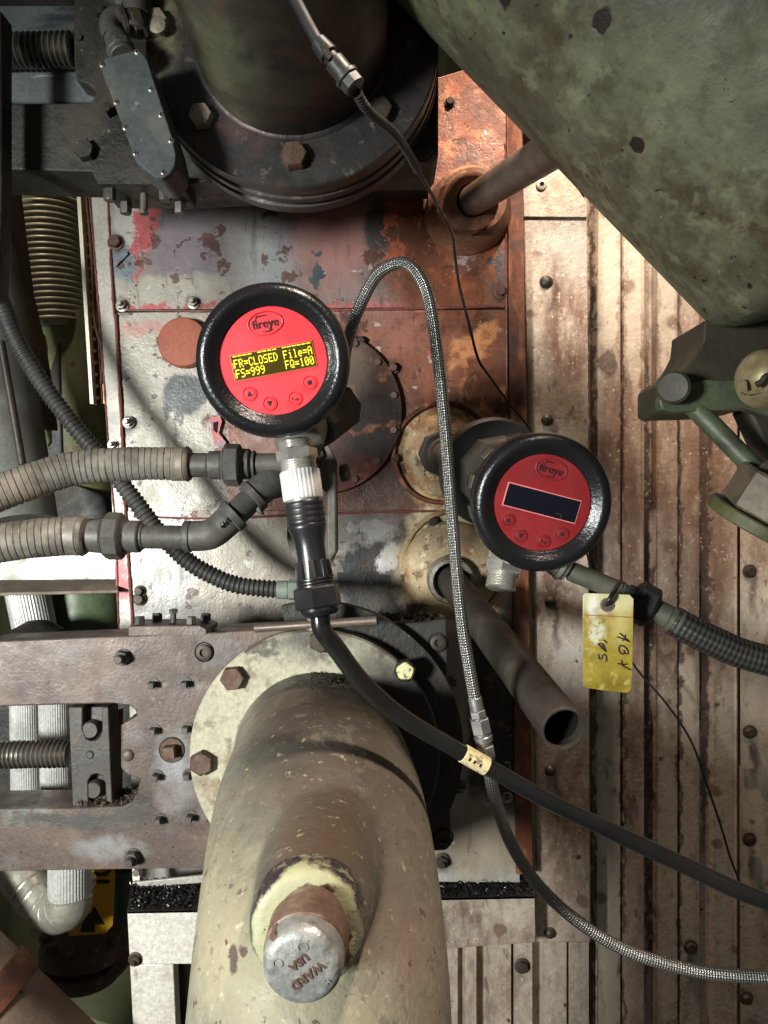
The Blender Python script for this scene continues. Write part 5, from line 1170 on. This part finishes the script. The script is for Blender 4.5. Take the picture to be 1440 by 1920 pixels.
# ================================================================== RIGHT GAUGE FITTINGS, HOSE, TAG
n0 = P(946,1050,.585); nd2 = (P(938,1107,.578)-P(946,1050,.585)).normalized(); k = .58/F
mb = MB(); mb.cyl(n0-nd2*.012, n0+nd2*6*k, .0125, seg=30); mb.cyl(n0+nd2*2*k, n0+nd2*28*k, 36*k, seg=6, cham=.0012, roll=.2); mb.lathe(ridge(28*k,.0009,6,30*k), n0+nd2*27*k, nd2, 40); mb.build('threaded_neck', m_nickel, g2)
bk = P(908,880,.72)
mb = MB(); dirb = (bk-pf2).normalized(); mb.lathe([(0,-.006),(.0485,-.006),(.0500,-.004),(.0500,.006),(.048,.008),(0,.008)], P(925,886,.70), -dirb, 64); mb.build('rear_flange', m_blackmatte, g2)
mb = MB(); mb.lathe([(0,0),(.036,0),(.036,.05),(.03,.06),(0,.06)], P(926,888,.695), -dirb, 9); mb.build('rear_hub', m_headdark, g2)
m_gd = dusty('green_grey_fitting', S(78,78,68), .55, S(112,110,96), .5, .2)
k = .61/F
t = thing('sleeved_hose', 'dark hose in black woven sleeve leading right from the unlit gauge', 'hose', P(1200, 1130, .61))
r0 = P(1030,1052,.62); r1 = P(1270,1168,.60); 
d1 = (P(1090,1082,.62)-P(1040,1058,.62)).normalized()
mb = MB(); q = mb.coax(P(1018,1040,.62), (P(1075,1072,.62)-P(1018,1040,.62)), [(36*k,22*k,27*k),(10*k,29*k,30*k),(8*k,26*k)]); mb.build('socket_fitting', m_gd, t)
mb = MB(); mb.coax(P(1068,1070,.62), P(1180,1116,.615)-P(1068,1070,.62), [(90*k,19*k),(6*k,18*k),(3*k,20*k),(3*k,18*k),(4*k,20*k),(20*k,18*k)]); mb.build('nipple', m_gd, t)
d2 = P(1275,1170,.605)-P(1180,1118,.615)
mb = MB(); q = mb.coax(P(1172,1114,.615), d2, [(14*k,22*k,24*k),(6*k,32*k,38*k,8),(36*k,40*k,None,8),(6*k,36*k,26*k,8)]); mb.build('union_nut', m_blackmatte, t)
mb = MB(); mb.coax(P(1226,1143,.61), d2, [(30*k,23*k),(16*k,25*k),(6*k,27*k)]); mb.build('ferrule', m_gd, t)
mb = MB(); mb.sweep([P(1262,1163,.607),P(1300,1184,.603),P(1350,1208,.60),P(1400,1228,.597),P(1510,1256,.59)], .0118, n=32, step=.003); mb.build('woven_sleeve', m_braidk, t)
# tag
m_tag = NM('tag_foil', S(160,140,64), .33, .0, var=.10, vscale=60)
m_tag.blobs([(S(206,198,158), 1140, 1120, 60, 34, dict(edge=.25)), (S(120,104,24), 1140, 1290, 60, 16, dict(edge=.6, n=(60,.4,.55))), (S(150,132,38), 1140, 1262, 60, 40, dict(edge=.6, n=(50,.4,.6))), (S(214,212,190), 1121, 1186, 15, 24, dict(edge=.3, n=(220,.42,.52), op=.8)), (S(228,226,206), 1112, 1135, 10, 22, dict(edge=.5)), (S(210,198,130), 1165, 1160, 16, 40, dict(edge=.7, op=.6))], d=.575, amp=.008, nscale=90)  # pale speckle above the handwriting is painted glare
m_tag.patch(S(120,104,44), 60, .52, .66, op=.5); m_tag.patch(S(196,184,120), 120, .58, .66, op=.5); m_tag = m_tag.done(bump=.5, bscale=120, dist=.0006, rvar=.08)
t = thing('hanging_tag', 'yellow foil tag with handwritten AB4 GAS tied under the right gauge hose', 'tag', P(1140, 1134, .575))
tp = [(1097,1112),(1180,1115),(1188,1123),(1187,1190),(1186,1250),(1184,1292),(1176,1299),(1150,1297),(1100,1290),(1094,1286),(1093,1220),(1093,1117)]
mb = MB(); mb.prism([P(x,y,.575+.00003*(y-1112)) for x,y in tp], Vector((0,.0007,0))); tg_ = mb.build('card', m_tag, t, bevel=.0002)
mb = MB(); mb.lathe([(.0030,.0006),(.0034,.0016),(.0046,.0016),(.0054,.0004)], P(1138,1134,.5757), FWD, 32); mb.build('eyelet', m_stud, t)
mb = MB(); mb.cyl(P(1138,1134,.5747), P(1138,1134,.5742), .0032, seg=24); mb.build('eyelet_hole', m_boltrust, t)
mb = MB(); mb.sweep([P(1093,1153,.5742),P(1187,1158,.5742)], .0002, n=6, step=.004); mb.build('crease', m_frame1, t)
def stroke(pts, nm='handwriting', r=.00052):
    mb = MB(); mb.sweep([P(x,y,.5751+.00003*(y-1112)-.0004) for x,y in pts], r, n=8, step=.0008); mb.build(nm, m_ink, t)
def seg(l):
    for a in l: stroke(a)
# AB4 reads downwards; local copies of the strokes in the photograph
seg([[(1162,1187),(1180,1203)],[(1157,1194),(1168,1198),(1180,1203)],[(1173,1190),(1167,1202)],
     [(1162,1210),(1170,1212),(1177,1220),(1177,1226),(1171,1224),(1170,1218),(1169,1226),(1163,1224),(1160,1216),(1162,1211)],
     [(1158,1244),(1170,1246),(1176,1245)],[(1165,1238),(1168,1248),(1183,1256)],
     [(1121,1207),(1128,1214),(1136,1222)],[(1121,1207),(1130,1208),(1136,1221)],[(1130,1208),(1128,1217)],
     [(1122,1226),(1123,1234),(1128,1235),(1130,1228),(1136,1229),(1137,1240)], [(1131,1200),(1136,1203),(1137,1206)]])
mb = MB(); mb.sweep([P(1138,1134,.5742),P(1140,1128,.570),P(1146,1118,.570),P(1153,1106,.578),P(1158,1097,.592),P(1162,1090,.607),P(1160,1092,.622),P(1152,1104,.632),P(1144,1122,.620),P(1139,1134,.590),P(1138,1135,.576)], .0017, n=10, step=.0015); mb.build('tie_string', m_wire, t)
